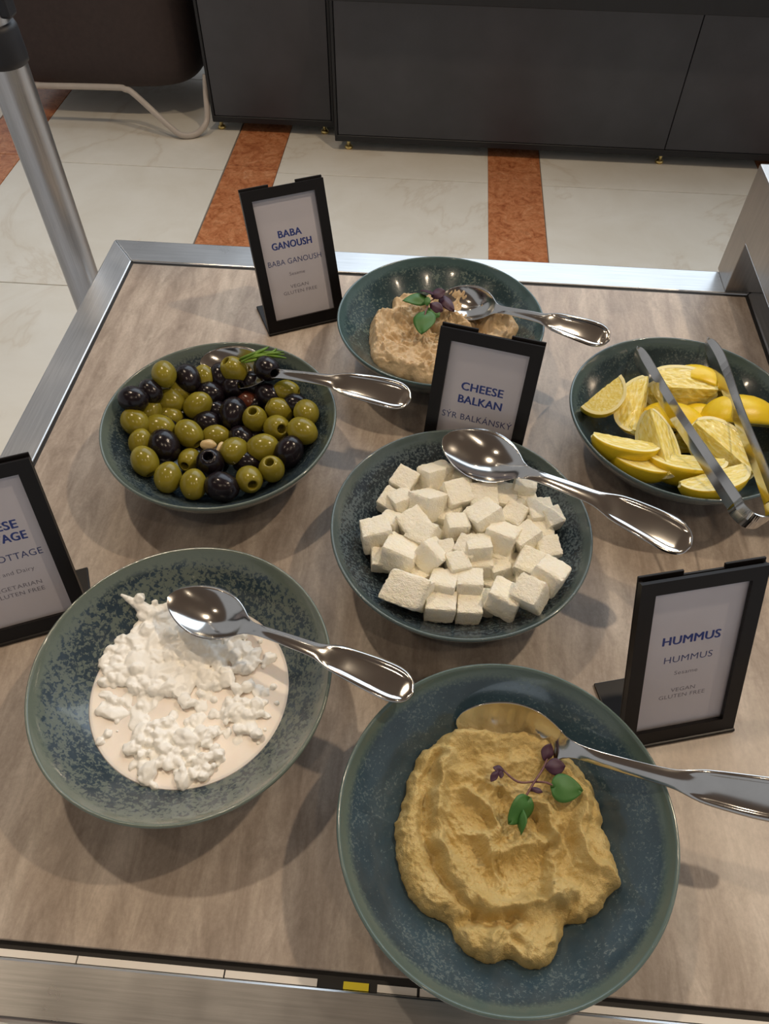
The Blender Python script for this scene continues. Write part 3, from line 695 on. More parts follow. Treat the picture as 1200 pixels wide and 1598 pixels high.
for kd, px, py, lay, ang, tilt, s, lab in OL:
    zc = 0.045
    for it in range(4):
        p = at(px, py, zc); r = math.hypot(p.x-bx, p.y-by)
        fl = zi(min(r+0.004, 0.116)) + 0.0118*s
        zc = max(fl, {1: 0.047, 0: 0.037, -1: 0.024}[lay])
    o = bpy.data.objects.new('black_olive' if kd in 'bB' else ('brown_olive' if kd == 'r' else 'green_olive'), OM[kd]); COL.objects.link(o)
    d2 = RT*math.cos(math.radians(ang)) - UP*math.sin(math.radians(ang)); ax = d2*math.cos(math.radians(tilt)) - fw*math.sin(math.radians(tilt))
    o.rotation_mode = 'QUATERNION'; o.rotation_quaternion = ax.to_track_quat('Z', 'Y'); o.location = p; o.scale = (s*1.24,)*3
    settle(o, OM[kd], 'olive')
    tag(o, lab, 'olive', 'olives in the bowl' if lay >= 0 else 'olives buried at the bottom of the bowl')
def blob_obj(name, label, cat, p, sx, sy, sz, rz_, mat, group=None, bumpy=0.2):
    bm = bmesh.new(); bmesh.ops.create_icosphere(bm, subdivisions=3, radius=1); o3 = Vector((p.x*77, p.y*91, 1))
    for v in bm.verts:
        k = 1+bumpy*noise.noise(v.co*1.2+o3); v.co = Vector((v.co.x*sx*k, v.co.y*sy*k, v.co.z*sz*k))
    o = from_bm(name, bm, mat, None, True, p); o.rotation_euler = (0.2, 0.1, rz_); return tag(o, label, cat, group)
blob_obj('garlic_clove', 'pale garlic clove beside the holed black olive', 'garlic', at(325, 694, 0.051), 0.0085, 0.0055, 0.005, 0.1, M['garlic'])
blob_obj('garlic_sliver', 'thin garlic sliver standing next to the garlic clove', 'garlic', at(343, 698, 0.052), 0.0028, 0.007, 0.003, -0.3, M['garlic'])
blob_obj('garlic_sliver', 'garlic sliver in the spoon beside a green olive', 'garlic', at(393, 578, 0.056), 0.0026, 0.0085, 0.003, -0.15, M['garlic'])
def rosemary():
    t = thing('rosemary_sprig', 'small green rosemary sprig on the olives by the spoon', 'herb', at(373, 562, 0.074)); L = Vector(t.location)
    N = [((373, 562), (404, 551), (443, 549)), ((376, 565), (402, 554), (444, 553)), ((374, 560), (392, 553), (420, 541)), ((380, 566), (405, 561), (423, 563)), ((378, 562), (410, 555), (440, 557)), ((385, 560), (405, 549), (418, 543)), ((400, 558), (425, 556), (447, 559)), ((410, 553), (424, 550), (432, 544)), ((392, 557), (420, 552), (438, 551))]
    for i, (a, b, c) in enumerate(N):
        z = 0.074+0.0012*(i % 3)
        pts = bez([at(*a, z)-L, at(*b, z+0.004)-L, at(*c, z+0.002)-L], 6); m = len(pts)
        tube('needle', pts, [0.0013*math.sin(PI*min(0.97, 0.08+0.9*k/(m-1)))**0.6+0.0002 for k in range(m)], M['herb'], t, 6)
rosemary()

# ------------------------------------------------------------------ cheese cubes
def cube_mesh(i):
    rnd = random.Random(100+i); bm = bmesh.new(); bmesh.ops.create_cube(bm, size=1.0)
    bmesh.ops.subdivide_edges(bm, edges=list(bm.edges), cuts=11, use_grid_fill=True)
    off = Vector((rnd.random()*40, rnd.random()*40, rnd.random()*40)); sh = [rnd.uniform(-0.09, 0.09) for _ in range(6)]
    for v in bm.verts:
        c = v.co; p8 = (abs(c.x*2)**22+abs(c.y*2)**22+abs(c.z*2)**22)**(1/22)
        n = c.copy(); n *= 1/max(p8, 1e-6)*max(abs(c.x), abs(c.y), abs(c.z))*2
        e = sorted((abs(c.x), abs(c.y), abs(c.z)))[1]           # closeness to an edge
        k = 1 - 0.05*smooth(0.34, 0.5, e)*(0.6+noise.noise(c*9+off)) + 0.04*noise.noise(c*4+off) + 0.03*noise.noise(c*13+off)
        n *= k; n.x += sh[0]*n.y + sh[1]*n.z; n.y += sh[2]*n.x + sh[3]*n.z; n.z += sh[4]*n.x + sh[5]*n.y
        v.co = n
    me = bpy.data.meshes.new('cheese_cube'); bm.to_mesh(me); bm.free(); me.polygons.foreach_set('use_smooth', [True]*len(me.polygons)); me.set_sharp_from_angle(angle=math.radians(32)); me.materials.append(M['cheese']); return me
CM = [cube_mesh(i) for i in range(7)]
# px, py, size in cm, yaw deg, tilt deg, layer (2 top, 1 middle, 0 low), stretch
CU = [(631,751,2.2,-25,20,1,1),(680,744,2.4,38,25,1,1.35),(717,744,2.1,20,10,1,1),(656,764,1.8,10,0,0,1),(611,785,2.1,-30,15,1,1),(628,785,2.2,35,-20,2,1),(666,789,2.7,-35,25,2,1),(714,773,2.5,25,-20,2,1.1),(685,782,2.1,10,0,0,1),(699,806,2.2,-20,10,1,1),(611,819,1.9,-20,15,2,1),(646,820,2.5,35,15,2,1),(662,836,2.2,-30,-15,2,1),(587,834,2.4,20,10,1,1.1),(621,808,1.7,0,0,0,1),(713,823,2.1,15,10,2,1),(687,833,2.1,-15,5,0,1),
 (733,745,2.2,5,5,1,1),(762,752,2.0,-5,5,1,1),(818,761,2.1,-4,10,1,1),(754,778,2.5,8,25,2,1),(784,778,2.4,-6,12,2,1.1),(757,812,2.9,40,25,2,1),(803,806,2.1,-30,20,2,1),(819,789,2.1,12,10,1,1.1),(843,802,2.3,10,5,1,1),(861,810,1.8,30,10,0,1),(839,828,2.2,12,10,2,1),(782,840,2.4,-22,18,2,1.1),(822,843,2.5,38,20,2,1),(734,841,2.0,20,5,1,1),
 (595,874,1.8,10,10,0,1),(625,867,2.6,-20,15,2,1.15),(638,922,2.8,-24,30,1,1.25),(690,915,2.3,-8,12,2,1),(687,946,2.1,0,0,1,1.2),(658,897,2.1,35,5,1,1),(673,867,2.4,-40,28,2,1),(697,858,1.5,20,10,2,1),(714,882,1.9,20,5,2,1),(689,890,1.6,0,0,0,1),
 (731,913,2.2,4,12,2,1),(731,950,2.1,3,2,1,1),(747,857,2.2,12,15,2,1),(747,882,2.2,8,5,1,1),(727,858,1.9,-20,10,2,1),(780,862,2.2,-20,15,1,1.1),(779,888,1.9,25,10,1,1),(761,907,2.0,-10,5,0,1),(799,882,1.7,10,10,1,1),(826,880,2.4,-18,15,2,1),(857,899,2.5,-30,15,1,1),(787,935,2.4,-18,10,1,1.1),(828,927,2.3,-35,20,1,1),(755,940,2.0,-2,3,1,1),(852,858,2.0,20,15,1,1),(799,903,1.7,5,0,0,1),(819,906,1.8,0,0,0,1),(640,880,1.8,0,5,0,1),(705,840,1.9,30,0,0,1),(770,825,1.9,0,0,0,1),(735,800,2.0,0,0,0,1),(700,880,1.8,0,0,0,1),(800,850,1.9,0,0,0,1),(670,905,1.7,0,0,0,1),(640,800,1.9,0,0,0,1)]
ROWN = ['rearmost row', 'second row from the back', 'third row from the back', 'fourth row from the back', 'middle row', 'fourth row from the front', 'third row from the front', 'second row from the front', 'front row']
ORD = ['first', 'second', 'third', 'fourth', 'fifth', 'sixth', 'seventh', 'eighth', 'ninth', 'tenth', 'eleventh', 'twelfth', 'thirteenth']
order = sorted(range(len(CU)), key=lambda i: CU[i][1]); rows = {}
for n, i in enumerate(order): rows.setdefault(n*9//len(CU), []).append(i)
CLAB = {}
for rw, ids in rows.items():
    for k, i in enumerate(sorted(ids, key=lambda i: CU[i][0])):
        adj = 'small ' if CU[i][2] < 1.95 else ('large ' if CU[i][2] >= 2.5 else ''); 
        CLAB[i] = f"{adj}white cheese cube, {ORD[k]} from the left in the heap's {ROWN[rw]}"
bx, by = BOWLS['cheese']; rnd = random.Random(5)
for i, (px, py, s, yw, tl, lay, st) in enumerate(CU):
    s *= 0.0106; zc = 0.045
    for it in range(5):
        p = at(px, py, zc); r = math.hypot(p.x-bx, p.y-by)
        bot = zi(min(r, 0.116)) + s*0.52; heap = {2: 0.058, 1: 0.045, 0: 0.034}[lay] - 0.010*smooth(0.03, 0.09, r)
        zc = max(bot + (0.006 if lay == 2 else 0), heap)
    o = bpy.data.objects.new('cheese_cube', CM[i % len(CM)]); COL.objects.link(o); o.location = p
    o.rotation_euler = (math.radians(tl*rnd.choice((-1, 1))), math.radians(tl*rnd.uniform(-0.7, 0.7)), math.radians(yw)); o.scale = (s*st, s, s*0.96)
    settle(o, CM[i % len(CM)], 'cheese')
    tag(o, CLAB[i], 'cheese', 'cheese cubes heaped in the bowl')

# ------------------------------------------------------------------ lemon wedges
def wedge_meshes(name, half_ang, L=0.036, R=0.029, cut=None):
    """lemon wedge: long axis x, thin edge at the origin line, rind towards -z, opening angle 2*half_ang about -z;
    cut = x where the wedge is cut off crosswise"""
    NA, NX = 14, 22; t = 0.0036; x1 = L if cut is None else cut
    rad = lambda x: R*max(0.0, 1-(abs(x)/(L*1.02))**2.3)**0.5*(1 if abs(x) < L*0.8 else 1)
    def shell(rf, caps): pass
    xs = [-L + (x1+L)*(0.5-0.5*math.cos(PI*i/NX)) if cut is None else -L + (x1+L)*(1-(1-i/NX)**1.0) for i in range(NX+1)]
    # rind: outer skin and inner pith surface
    vs = []; fs = []; mi = []
    for lay in (0, 1):
        for x in xs:
            r = rad(x)*(1+0.0) if lay == 0 else max(rad(x)-t, rad(x)*0.55)
            xx = x if lay == 0 else x*0.955 if x < 0 or cut is None else x
            for j in range(NA+1):
                a = -half_ang + 2*half_ang*j/NA
                k = 1+0.012*noise.noise(Vector((x*200, a*6, lay)))
                vs.append((xx, r*k*math.sin(a), -r*k*math.cos(a)))
    n1 = (NX+1)*(NA+1); id_ = lambda l, i, j: l*n1 + i*(NA+1) + j
    for i in range(NX):
        for j in range(NA):
            fs.append((id_(0, i, j), id_(0, i+1, j), id_(0, i+1, j+1), id_(0, i, j+1))); mi.append(0)
            fs.append((id_(1, i, j), id_(1, i, j+1), id_(1, i+1, j+1), id_(1, i+1, j))); mi.append(1)
        for j, fl in ((0, 1), (NA, 0)):
            q = (id_(0, i, j), id_(1, i, j), id_(1, i+1, j), id_(0, i+1, j)); fs.append(q if fl else q[::-1]); mi.append(1)
    for j in range(NA):
        q = (id_(0, NX, j), id_(1, NX, j), id_(1, NX, j+1), id_(0, NX, j+1)); fs.append(q); mi.append(1)
        q = (id_(0, 0, j), id_(0, 0, j+1), id_(1, 0, j+1), id_(1, 0, j)); fs.append(q); mi.append(1)
    rm = bpy.data.meshes.new('rind'); rm.from_pydata(vs, [], fs); rm.update(); rm.materials.append(M['rind']); rm.materials.append(M['pith'])
    rm.polygons.foreach_set('material_index', mi); rm.polygons.foreach_set('use_smooth', [m == 0 for m in mi])
    # flesh: solid sector from the axis to the pith, cut faces a little wavy
    vs = []; fs = []; NQ = 8
    for x in xs:
        r = max(rad(x)-t*0.9, rad(x)*0.56); xx = x*0.955 if x < 0 or cut is None else x-0.0006
        ring = []
        for q in range(NQ+1):
            rr = r*q/NQ; ring.append((rr, -half_ang))
        for j in range(1, NA+1): ring.append((r, -half_ang+2*half_ang*j/NA))
        for q in range(NQ-1, 0, -1): ring.append((r*q/NQ, half_ang))
        for (rr, a) in ring:
            wv = 0.0009*noise.noise(Vector((xx*260, rr*260, a*7+5))) + 0.0005*noise.noise(Vector((xx*700, rr*700, a*5)))
            aa = a - (1 if a > 0 else -1)*0.012; y, z = rr*math.sin(aa), -rr*math.cos(aa)
            if rr < r*0.99: y += wv*math.cos(aa); z += wv*math.sin(aa)
            vs.append((xx, y, z))
    m = len(vs)//len(xs)
    for i in range(len(xs)-1):
        for k in range(m):
            fs.append((i*m+k, i*m+(k+1) % m, (i+1)*m+(k+1) % m, (i+1)*m+k))
    c0 = len(vs); vs.append((xs[0]*0.95, 0, -rad(xs[0])*0.5)); vs.append((xs[-1]-0.0006 if cut is not None else xs[-1]*0.95, 0, -max(rad(xs[-1]), 0)*0.5))
    for k in range(m):
        fs.append((k, c0, (k+1) % m)); b_ = (len(xs)-1)*m; fs.append((b_+k, b_+(k+1) % m, c0+1))
    fm = bpy.data.meshes.new('flesh'); fm.from_pydata(vs, [], fs); fm.update(); fm.materials.append(M['flesh']); fm.polygons.foreach_set('use_smooth', [False]*len(fm.polygons))
    for m_ in (rm, fm): m_.transform(Matrix.Translation((0, 0, 0.013)))
    return rm, fm
WM = {'w': wedge_meshes('wedge', math.radians(41)), 'q': wedge_meshes('quarter', math.radians(56)), 'h': wedge_meshes('half', math.radians(88), cut=0.006)}
# kind, px, py, z, long-axis image angle, roll about the long axis (0 = rind down away from the viewer), pitch, size, label
LM = [('h', 948, 624, .062, -52, -20, 8, .92, 'lemon piece with a pale cut face at the far left of the bowl'),
 ('w', 990, 636, .062, -75, 20, 5, 1.0, 'upright lemon wedge showing its glossy flesh, left of centre'),
 ('q', 1058, 607, .058, 4, 28, 0, 1.1, 'large lemon wedge with its cut face up, behind the tongs'),
 ('w', 1098, 598, .056, 30, 150, 0, 1.05, 'lemon wedge with bright rind up, at the back'),
 ('q', 1158, 645, .064, 6, 150, 0, 1.12, 'lemon wedge with smooth yellow rind up, under the right tong arm'),
 ('w', 1052, 658, .055, 15, 165, 0, 1.05, 'lemon wedge rind up in the middle, under the left tong arm'),
 ('w', 1028, 697, .066, 84, 15, 5, 1.08, 'upright lemon wedge standing in the centre front'),
 ('q', 974, 702, .056, 14, -70, 0, .95, 'lemon wedge with its rind to the front left'),
 ('q', 1068, 732, .057, 8, -70, 0, 1.12, 'large lemon wedge with its rind to the front'),
 ('q', 1128, 702, .058, 55, 25, 0, 1.1, 'lemon wedge with a broad flat cut face between the tong arms'),
 ('w', 1118, 756, .050, -20, -80, 0, 1.0, 'lemon wedge low at the front near the tong bend'),
 ('w', 1105, 660, .045, 40, 170, 0, .9, 'lemon wedge sunk in the middle between the tong arms'),
 ('w', 1000, 728, .040, 20, -80, 0, .95, 'lemon wedge low beneath the upright one at the front'),
 ('w', 1030, 640, .036, 20, 0, 0, 1.0, 'lemon wedge low in the heap behind the upright one'),
 ('w', 1090, 690, .032, 0, 90, 0, 1.0, 'lemon wedge at the bottom of the heap')]
LSP = {0: (Vector((-0.15, -0.5, 0.85)), Vector((-0.85, 0.4, 0.2)))}
for li, (kd, px, py, z, ang, rl, pt, s, lab) in enumerate(LM):
    p = at(px, py, z-0.004); t = thing('lemon_wedge', lab, 'lemon', p, 'lemon wedges in the bowl')
    a = math.radians(ang); X = (RT*math.cos(a) - UP*math.sin(a)); X.z *= 0.35; X.normalize()
    Z = (Vector((0, 0, 1))*0.75 - fw*0.5)
    if li in LSP: X, Z = LSP[li][0].normalized(), LSP[li][1]
    Z = (Z - X*Z.dot(X)).normalized(); Y = Z.cross(X)
    Rm = Matrix((X, Y, Z)).transposed() @ Matrix.Rotation(math.radians(rl), 3, 'X')
    t.rotation_mode = 'QUATERNION'; t.rotation_quaternion = Rm.to_quaternion(); t.scale = (s,)*3
    settle(t, WM[kd][0], 'lemon')
    for nm, me in zip(('rind', 'flesh'), WM[kd]):
        o = bpy.data.objects.new(nm, me); COL.objects.link(o); o.parent = t

# ------------------------------------------------------------------ serving spoons
HW = [(0, 0.0015), (.015, .0075), (.05, .0138), (.10, .0192), (.16, .0222), (.21, .0220), (.26, .0190), (.30, .0140), (.335, .0082), (.365, .0056), (.42, .0048), (.55, .0054), (.64, .0062), (.675, .0080), (.72, .0108), (.80, .0128), (.88, .0140), (.935, .0138), (.97, .0112), (.99, .007), (1, .0015)]
CUP = [(0, 0), (.03, .0015), (.08, .0055), (.16, .0098), (.22, .0095), (.28, .0060), (.33, .0015), (.36, 0), (1, 0)]
ZL = [(0, 0), (.3, .0005), (.36, .003), (.45, .0080), (.6, .0125), (.72, .0135), (.85, .0115), (.95, .0075), (1, .0045)]
def spoon_mesh(L=0.225):
    NU, NV = 84, 18; vs = []; fs = []
    us = [0.5-0.5*math.cos(PI*i/NU) for i in range(NU+1)]
    for u in us:
        w = max(sinterp(HW, u), 0.0012); c = max(0, sinterp(CUP, u)); z0 = sinterp(ZL, u); hd = smooth(0.36, 0.42, u); pd = smooth(0.66, 0.76, u)*(1-smooth(0.95, 0.995, u))
        th = 0.0016*(1-hd) + 0.0032*hd
        row = []
        for k in range(NV+1):
            v = -1+2*k/NV; v = math.copysign(abs(v)**0.85, v)
            z = z0 - c*(1-v*v)**0.9 + hd*(1-pd)*0.0012*(1-v*v)
            z += pd*(0.0014*math.exp(-((abs(v)-0.82)/0.12)**2) - 0.0013*(1-v*v)) 
            row.append((u*L, v*w, z))
        for k in range(NV+1):
            v = row[NV-k][1]/w; e = 1-abs(v)**6
            row.append((row[NV-k][0], row[NV-k][1]*0.985, row[NV-k][2] - th*(0.25+0.75*e)))
        vs += row
    m = 2*(NV+1)
    for i in range(NU):
        for k in range(m): fs.append((i*m+k, (i+1)*m+k, (i+1)*m+(k+1) % m, i*m+(k+1) % m))
    fs.append(tuple(range(m))); fs.append(tuple(range(NU*m+m-1, NU*m-1, -1)))
    me = bpy.data.meshes.new('serving_spoon'); me.from_pydata(vs, [], fs); me.update(); me.polygons.foreach_set('use_smooth', [True]*len(fs)); me.materials.append(M['cutlery']); return me
SM = spoon_mesh()
def spoon(tip, ztip, end, zend, rollang, label, wscale=1.0):
    a = at(*tip, ztip); b = at(*end, zend); X = (b-a); Ln = X.length; X.normalize()
    Z = Vector((0, 0, 1)); Z = (Z-X*Z.dot(X)).normalized(); Y = Z.cross(X)
    Rm = Matrix((X, Y, Z)).transposed() @ Matrix.Rotation(math.radians(rollang), 3, 'X')
    o = bpy.data.objects.new('serving_spoon', SM); COL.objects.link(o); o.location = a
    o.rotation_mode = 'QUATERNION'; o.rotation_quaternion = Rm.to_quaternion(); k = Ln/0.225; o.scale = (k, k*wscale, k)
    print('SPOON', label, 'length', round(Ln, 3)); return tag(o, label, 'spoon', 'serving spoons')
spoon((263, 930), 0.062, (646, 1085), 0.082, 8, 'polished serving spoon resting in the cottage cheese bowl')
spoon((692, 682), 0.080, (1077, 856), 0.088, 16, 'polished serving spoon lying across the cheese cube bowl', 1.12)
spoon((712, 1126), 0.042, (1265, 1253), 0.084, 44, 'serving spoon pushed into the hummus, handle leaving the picture')
spoon((313, 562), 0.060, (643, 626), 0.082, 28, 'serving spoon buried among the olives beside the rosemary')
spoon((690, 460), 0.043, (952, 533), 0.084, 34, 'serving spoon standing in the baba ganoush behind the leaves')

# ------------------------------------------------------------------ tongs
def strip(name, pts, widths, wdirs, th, parent, L):
    vs = []; fs = []; m = len(pts)
    for i, p in enumerate(pts):
        t = (pts[min(i+1, m-1)]-pts[max(i-1, 0)]).normalized(); w = (wdirs[i]-t*wdirs[i].dot(t)).normalized(); n = t.cross(w)
        for q, (sw, sn) in enumerate(((1, -1), (0, -.5), (-1, -1), (-1, 1), (0, 1.8), (1, 1))):
            vs.append(p - L + w*sw*widths[i]/2 + n*sn*th/2)
    for i in range(m-1):
        for k in range(6): fs.append((i*6+k, i*6+(k+1) % 6, (i+1)*6+(k+1) % 6, (i+1)*6+k))
    fs.append(tuple(range(5, -1, -1))); fs.append(tuple(range((m-1)*6, m*6)))
    return mk(name, vs, fs, M['cutlery'], parent, False)
tg = thing('serving_tongs', 'polished steel serving tongs lying open on the lemon wedges', 'tongs', at(1120, 690, 0.07)); L = Vector(tg.location)
up = Vector((0, 0, 1))
pa = bez([at(994, 546, .066), at(1008, 572, .069), at(1050, 640, .079), at(1100, 715, .085), at(1146, 785, .089)], 8)
pb = bez([at(1104, 532, .074), at(1122, 565, .074), at(1150, 640, .081), at(1180, 715, .086), at(1204, 780, .089)], 8)
def wd(n, a=0.009, b=0.013, c=0.011): return [sinterp([(0, 0.007), (.05, 0.013), (.22, 0.019), (.55, 0.015), (1, 0.017)], i/(n-1)) for i in range(n)]
tilt_a = [(up + (RT)*0.55).normalized()]*len(pa); tilt_b = [(up + RT*0.45).normalized()]*len(pb)
strip('arm', pa, wd(len(pa)), tilt_a, 0.0014, tg, L); strip('arm', pb, wd(len(pb)), tilt_b, 0.0014, tg, L)
pc = bez([pa[-1], at(1152, 797, .0895), at(1170, 812, .09), at(1192, 814, .09), at(1206, 800, .0895), pb[-1]], 8)
wdc = [(up + RT*0.5*(1-abs(2*i/(len(pc)-1)-1)*0.1)).normalized() for i in range(len(pc))]
strip('spring_bend', pc, [0.017]*len(pc), wdc, 0.0014, tg, L)
for pth in (pa, pb):
    for k in range(4):
        q = pth[0] + (pth[0]-pth[3]).normalized()*0.0012; sd = (pth[3]-pth[0]).normalized().cross(up).normalized()
        bm = bmesh.new(); bmesh.ops.create_cone(bm, cap_ends=True, segments=6, radius1=0.0011, radius2=0.0004, depth=0.003)
        o = from_bm('tooth', bm, M['cutlery'], tg, False, q - L + up*(0.0034-0.0020*k)); o.rotation_euler = (pth[0]-pth[3]).to_track_quat('Z', 'Y').to_euler()

# ------------------------------------------------------------------ sprigs of cress
def leaf_mesh(heart=True):
    vs = []; fs = []; NU, NV = 12, 8
    for i in range(NU+1):
        u = i/NU; w = math.sin(PI*u**0.75)**0.7*0.5 if heart else math.sin(PI*u)**0.8*0.34
        for j in range(NV+1):
            v = -1+2*j/NV
            x = u - (0.16*abs(v)**1.5*(1-u) if heart else 0) + (0.16*abs(v)*u*u if heart else 0)
            vs.append((x, v*w, -0.12*abs(v)*math.sin(PI*u)*0.8 + 0.10*math.sin(PI*u) + 0.03*math.sin(u*7+v*2)))
    n = len(vs); vs += [(x, y, z-0.035) for x, y, z in vs]; N1 = NV+1
    for i in range(NU):
        for j in range(NV):
            a = i*N1+j; fs.append((a, a+N1, a+N1+1, a+1)); fs.append((n+a, n+a+1, n+a+N1+1, n+a+N1))
    bd = [i*N1 for i in range(NU+1)] + [NU*N1+j for j in range(1, N1)] + [i*N1+NV for i in range(NU-1, -1, -1)] + [j for j in range(NV-1, 0, -1)]
    for a, b in zip(bd, bd[1:]+bd[:1]): fs.append((a, b, n+b, n+a)[::-1])
    return vs, fs
LV = {'h': leaf_mesh(True), 'n': leaf_mesh(False)}; LME = {}
def sprig(label, crop, z, stems, leaves):
    ox, oy, s = crop; P = lambda X, Y, zz: at(ox+X/s, oy+Y/s, zz)
    t = thing('cress_sprig', label, 'herb', P(*stems[0][0], z)); L = Vector(t.location)
    for st in stems:
        m = len(st); pts = bez([P(X, Y, z+0.003+0.003*math.sin(PI*i/(m-1)))-L for i, (X, Y) in enumerate(st)], 5); tube('stem', pts, 0.0009, M['stem'], t, 6)
    for kd, mat, X0, Y0, X1, Y1, z0, z1, rl, wsc in leaves:
        key = (kd, mat)
        if key not in LME:
            me = bpy.data.meshes.new('leaf'); me.from_pydata(LV[kd][0], [], LV[kd][1]); me.update(); me.polygons.foreach_set('use_smooth', [True]*len(me.polygons)); me.materials.append(M[mat]); LME[key] = me
        a = P(X0, Y0, z+z0); b = P(X1, Y1, z+z1); X = b-a; ln = X.length; X.normalize(); Z = up-X*up.dot(X); Z.normalize(); Y = Z.cross(X)
        o = bpy.data.objects.new('leaf', LME[key]); COL.objects.link(o); o.parent = t; o.location = a-L; o.rotation_mode = 'QUATERNION'
        o.rotation_quaternion = (Matrix((X, Y, Z)).transposed() @ Matrix.Rotation(math.radians(rl), 3, 'X')).to_quaternion(); o.scale = (ln, ln*wsc, ln)
sprig('purple and green cress sprig lying on the hummus', HC, 0.046,
      [[(790, 260), (765, 330), (720, 400), (690, 450), (650, 520)], [(720, 400), (640, 400), (570, 345)], [(720, 400), (780, 405), (830, 430)], [(690, 440), (730, 445)]],
      [('h', 'leaf', 815, 425, 935, 440, .005, .006, 10, 1.15), ('h', 'leaf', 690, 490, 610, 590, .006, .003, -35, .95), ('n', 'leaf', 665, 530, 655, 655, .006, .002, 60, .8),
       ('n', 'leaf_purple', 770, 330, 870, 325, .006, .007, 15, 1.2), ('n', 'leaf_purple', 765, 300, 800, 215, .004, .008, 20, 1.0), ('n', 'leaf_purple', 575, 345, 520, 330, .006, .006, 0, .9), ('n', 'leaf_purple', 545, 345, 510, 400, .006, .004, 0, .8), ('n', 'leaf_purple', 560, 340, 560, 385, .006, .005, 0, .9), ('n', 'leaf_purple', 700, 430, 760, 450, .006, .006, 0, .7)])
sprig('green and purple cress sprig standing in the baba ganoush', BC, 0.052,
      [[(480, 260), (470, 220), (465, 200)], [(480, 250), (465, 290), (455, 340)], [(480, 240), (430, 215)], [(485, 230), (560, 180)]],
      [('h', 'leaf', 465, 205, 325, 215, .005, .007, -10, .75), ('h', 'leaf', 462, 305, 440, 430, .004, -.002, 10, 1.0), ('n', 'leaf', 470, 255, 480, 190, .006, .012, 0, 1.0), ('n', 'leaf_purple', 490, 240, 585, 290, .004, .0, 30, 1.1), ('h', 'leaf_purple', 575, 200, 650, 280, .002, .0, 20, .6), ('n', 'leaf_purple', 500, 190, 600, 150, .006, .012, 20, 1.2), ('n', 'leaf_purple', 520, 170, 430, 150, .004, .014, 20, 1.3), ('n', 'leaf', 480, 270, 560, 330, .0, -.004, 20, 1.2)])

# ------------------------------------------------------------------ menu signs
SW, SH, ST = 0.1015, 0.171, math.radians(22.1)
def text_mesh(s, w, h, bold):
    cu = bpy.data.curves.new('lettering', 'FONT'); cu.body = s; cu.size = 1; cu.resolution_u = 3
    cu.space_character = 1.04
    ob = bpy.data.objects.new('lettering_tmp', cu); COL.objects.link(ob); dg = bpy.context.evaluated_depsgraph_get(); dg.update()
    me = bpy.data.meshes.new_from_object(ob.evaluated_get(dg)); bpy.data.objects.remove(ob); bpy.data.curves.remove(cu)
    xs = [v.co.x for v in me.vertices]; cx = (min(xs)+max(xs))/2; k = w/(max(xs)-min(xs)); ky = h/0.73
    for v in me.vertices: v.co = ((v.co.x-cx)*k, (v.co.y-0.365)*ky, 0)
    me.materials.clear()
    if bold:                       # heavier strokes: the same outline printed a hair to either side
        bm = bmesh.new()
        for q, dx in enumerate((-0.00042, -0.00014, 0.00014, 0.00042)):
            m2 = me.copy(); m2.transform(Matrix.Translation((dx, (-1)**q*0.00018, q*0.000012))); bm.from_mesh(m2); bpy.data.meshes.remove(m2)
        bm.to_mesh(me); bm.free()
    return me
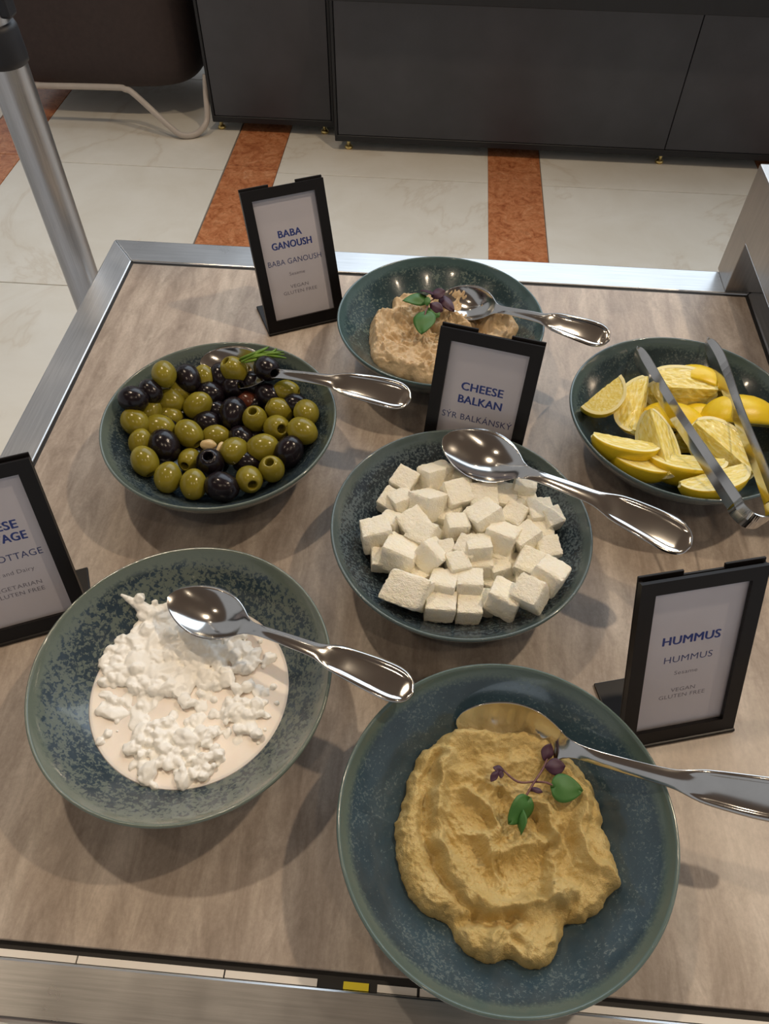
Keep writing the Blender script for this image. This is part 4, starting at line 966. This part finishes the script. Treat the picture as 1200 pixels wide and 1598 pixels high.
def sign(label, x, y, rot, lines):
    t = thing('menu_sign', label, 'sign', (x, y, TZ+0.0002), 'menu signs'); t.rotation_euler = (0, 0, math.radians(rot))
    # parts drawn in the plane of the sign: x across, y up the sign, z towards the reader; then leaned back
    Lm = Matrix.Rotation(PI/2-ST, 4, 'X')
    def pb(n, x0, x1, y0, y1, z0, z1, m, bev=0.0006):
        o = box(n, x0, x1, y0, y1, z0, z1, m, t, bev, 2); o.data.transform(Lm); return o
    w = SW/2; BW, BB, BT = 0.0122, 0.0165, 0.0118
    pb('back_plate', -w, w, 0.002, SH-0.001, -0.0085, -0.0062, M['black_plastic'])
    pb('back_tab', -w, -w+0.036, SH-0.006, SH+0.0028, -0.0085, -0.0062, M['black_plastic'])
    pb('back_tab', w-0.033, w, SH-0.006, SH+0.0028, -0.0085, -0.0062, M['black_plastic'])
    bm = bmesh.new(); ring = [[bm.verts.new((x, y, z)) for x, y in ((-a, c), (a, c), (a, d), (-a, d))] for z in (-0.0035, 0.0) for a, c, d in ((w, 0.0, SH), (w-BW, BB, SH-BT))]
    for q in range(4):
        r_ = (q+1) % 4; A, B, C_, D = ring
        bm.faces.new((C_[q], C_[r_], D[r_], D[q])); bm.faces.new((A[r_], A[q], B[q], B[r_])); bm.faces.new((A[q], A[r_], C_[r_], C_[q])); bm.faces.new((B[r_], B[q], D[q], D[r_]))
    bmesh.ops.bevel(bm, geom=[e for e in bm.edges if len(e.link_faces) == 2 and e.calc_face_angle(0) > 0.5], offset=0.0005, segments=2, profile=0.5, affect='EDGES')
    o = from_bm('frame', bm, M['black_plastic'], t); o.data.transform(Lm)
    pb('frame_side', -w, -w+0.003, 0.002, SH-0.0005, -0.0064, -0.003, M['black_plastic']); pb('frame_side', w-0.003, w, 0.002, SH-0.0005, -0.0064, -0.003, M['black_plastic'])
    pb('frame_bottom', -w+0.003, w-0.003, 0.002, BB-0.0075, -0.0064, -0.003, M['black_plastic'])
    card = pb('card', -w+0.004, w-0.004, BB-0.006, SH-0.006, -0.0058, -0.0050, M['card'], 0)
    pb('window_pane', -w+0.004, w-0.004, BB-0.006, SH-0.006, -0.0048, -0.0038, M['pane'], 0)
    f = box('foot', -w-0.001, w+0.001, -0.001, 0.062, 0.0, 0.003, M['black_plastic'], t, 0.001, 2)
    for s, v, wd_, h, st in lines:
        me = text_mesh(s, wd_, h, st == 'bold'); me.materials.append(M[{'bold': 'ink_bold', 'reg': 'ink', 'grey': 'ink_grey'}[st]])
        me.transform(Lm @ Matrix.Translation((0, SH*(1-v), -0.00496))); o = bpy.data.objects.new('lettering', me); COL.objects.link(o); o.parent = card
VG = [('VEGAN', .685, .0235, .0043, 'grey'), ('GLUTEN FREE', .727, .0435, .0043, 'grey')]
sign('black-framed menu sign reading BABA GANOUSH at the far edge', -0.1571, 0.7792, 25.81, [('BABA', .315, .0290, .0085, 'bold'), ('GANOUSH', .390, .0500, .0085, 'bold'), ('BABA GANOUSH', .505, .0680, .0068, 'reg'), ('Sesame', .595, .0200, .0042, 'grey')]+VG)
sign('black-framed menu sign reading CHEESE BALKAN behind the cheese cubes', 0.0445, 0.5205, -12.84, [('CHEESE', .325, .0420, .0085, 'bold'), ('BALKAN', .405, .0440, .0085, 'bold'), ('SÝR BALKÁNSKÝ', .515, .0720, .0068, 'reg')])
sign('black-framed menu sign reading HUMMUS at the right', 0.2311, 0.2634, 15.19, [('HUMMUS', .365, .0480, .0085, 'bold'), ('HUMMUS', .480, .0410, .0068, 'reg'), ('Sesame', .567, .0200, .0042, 'grey'), ('VEGAN', .675, .0210, .0043, 'grey'), ('GLUTEN FREE', .715, .0400, .0043, 'grey')])
sign('black-framed menu sign for cottage cheese cut off by the left edge', -0.3418, 0.3147, 23.53, [('CHEESE', .330, .0420, .0085, 'bold'), ('COTTAGE', .400, .0500, .0085, 'bold'), ('SÝR COTTAGE', .510, .0640, .0068, 'reg'), ('Milk and Dairy', .600, .0400, .0042, 'grey'), ('VEGETARIAN', .688, .0430, .0043, 'grey'), ('GLUTEN FREE', .730, .0435, .0043, 'grey')])
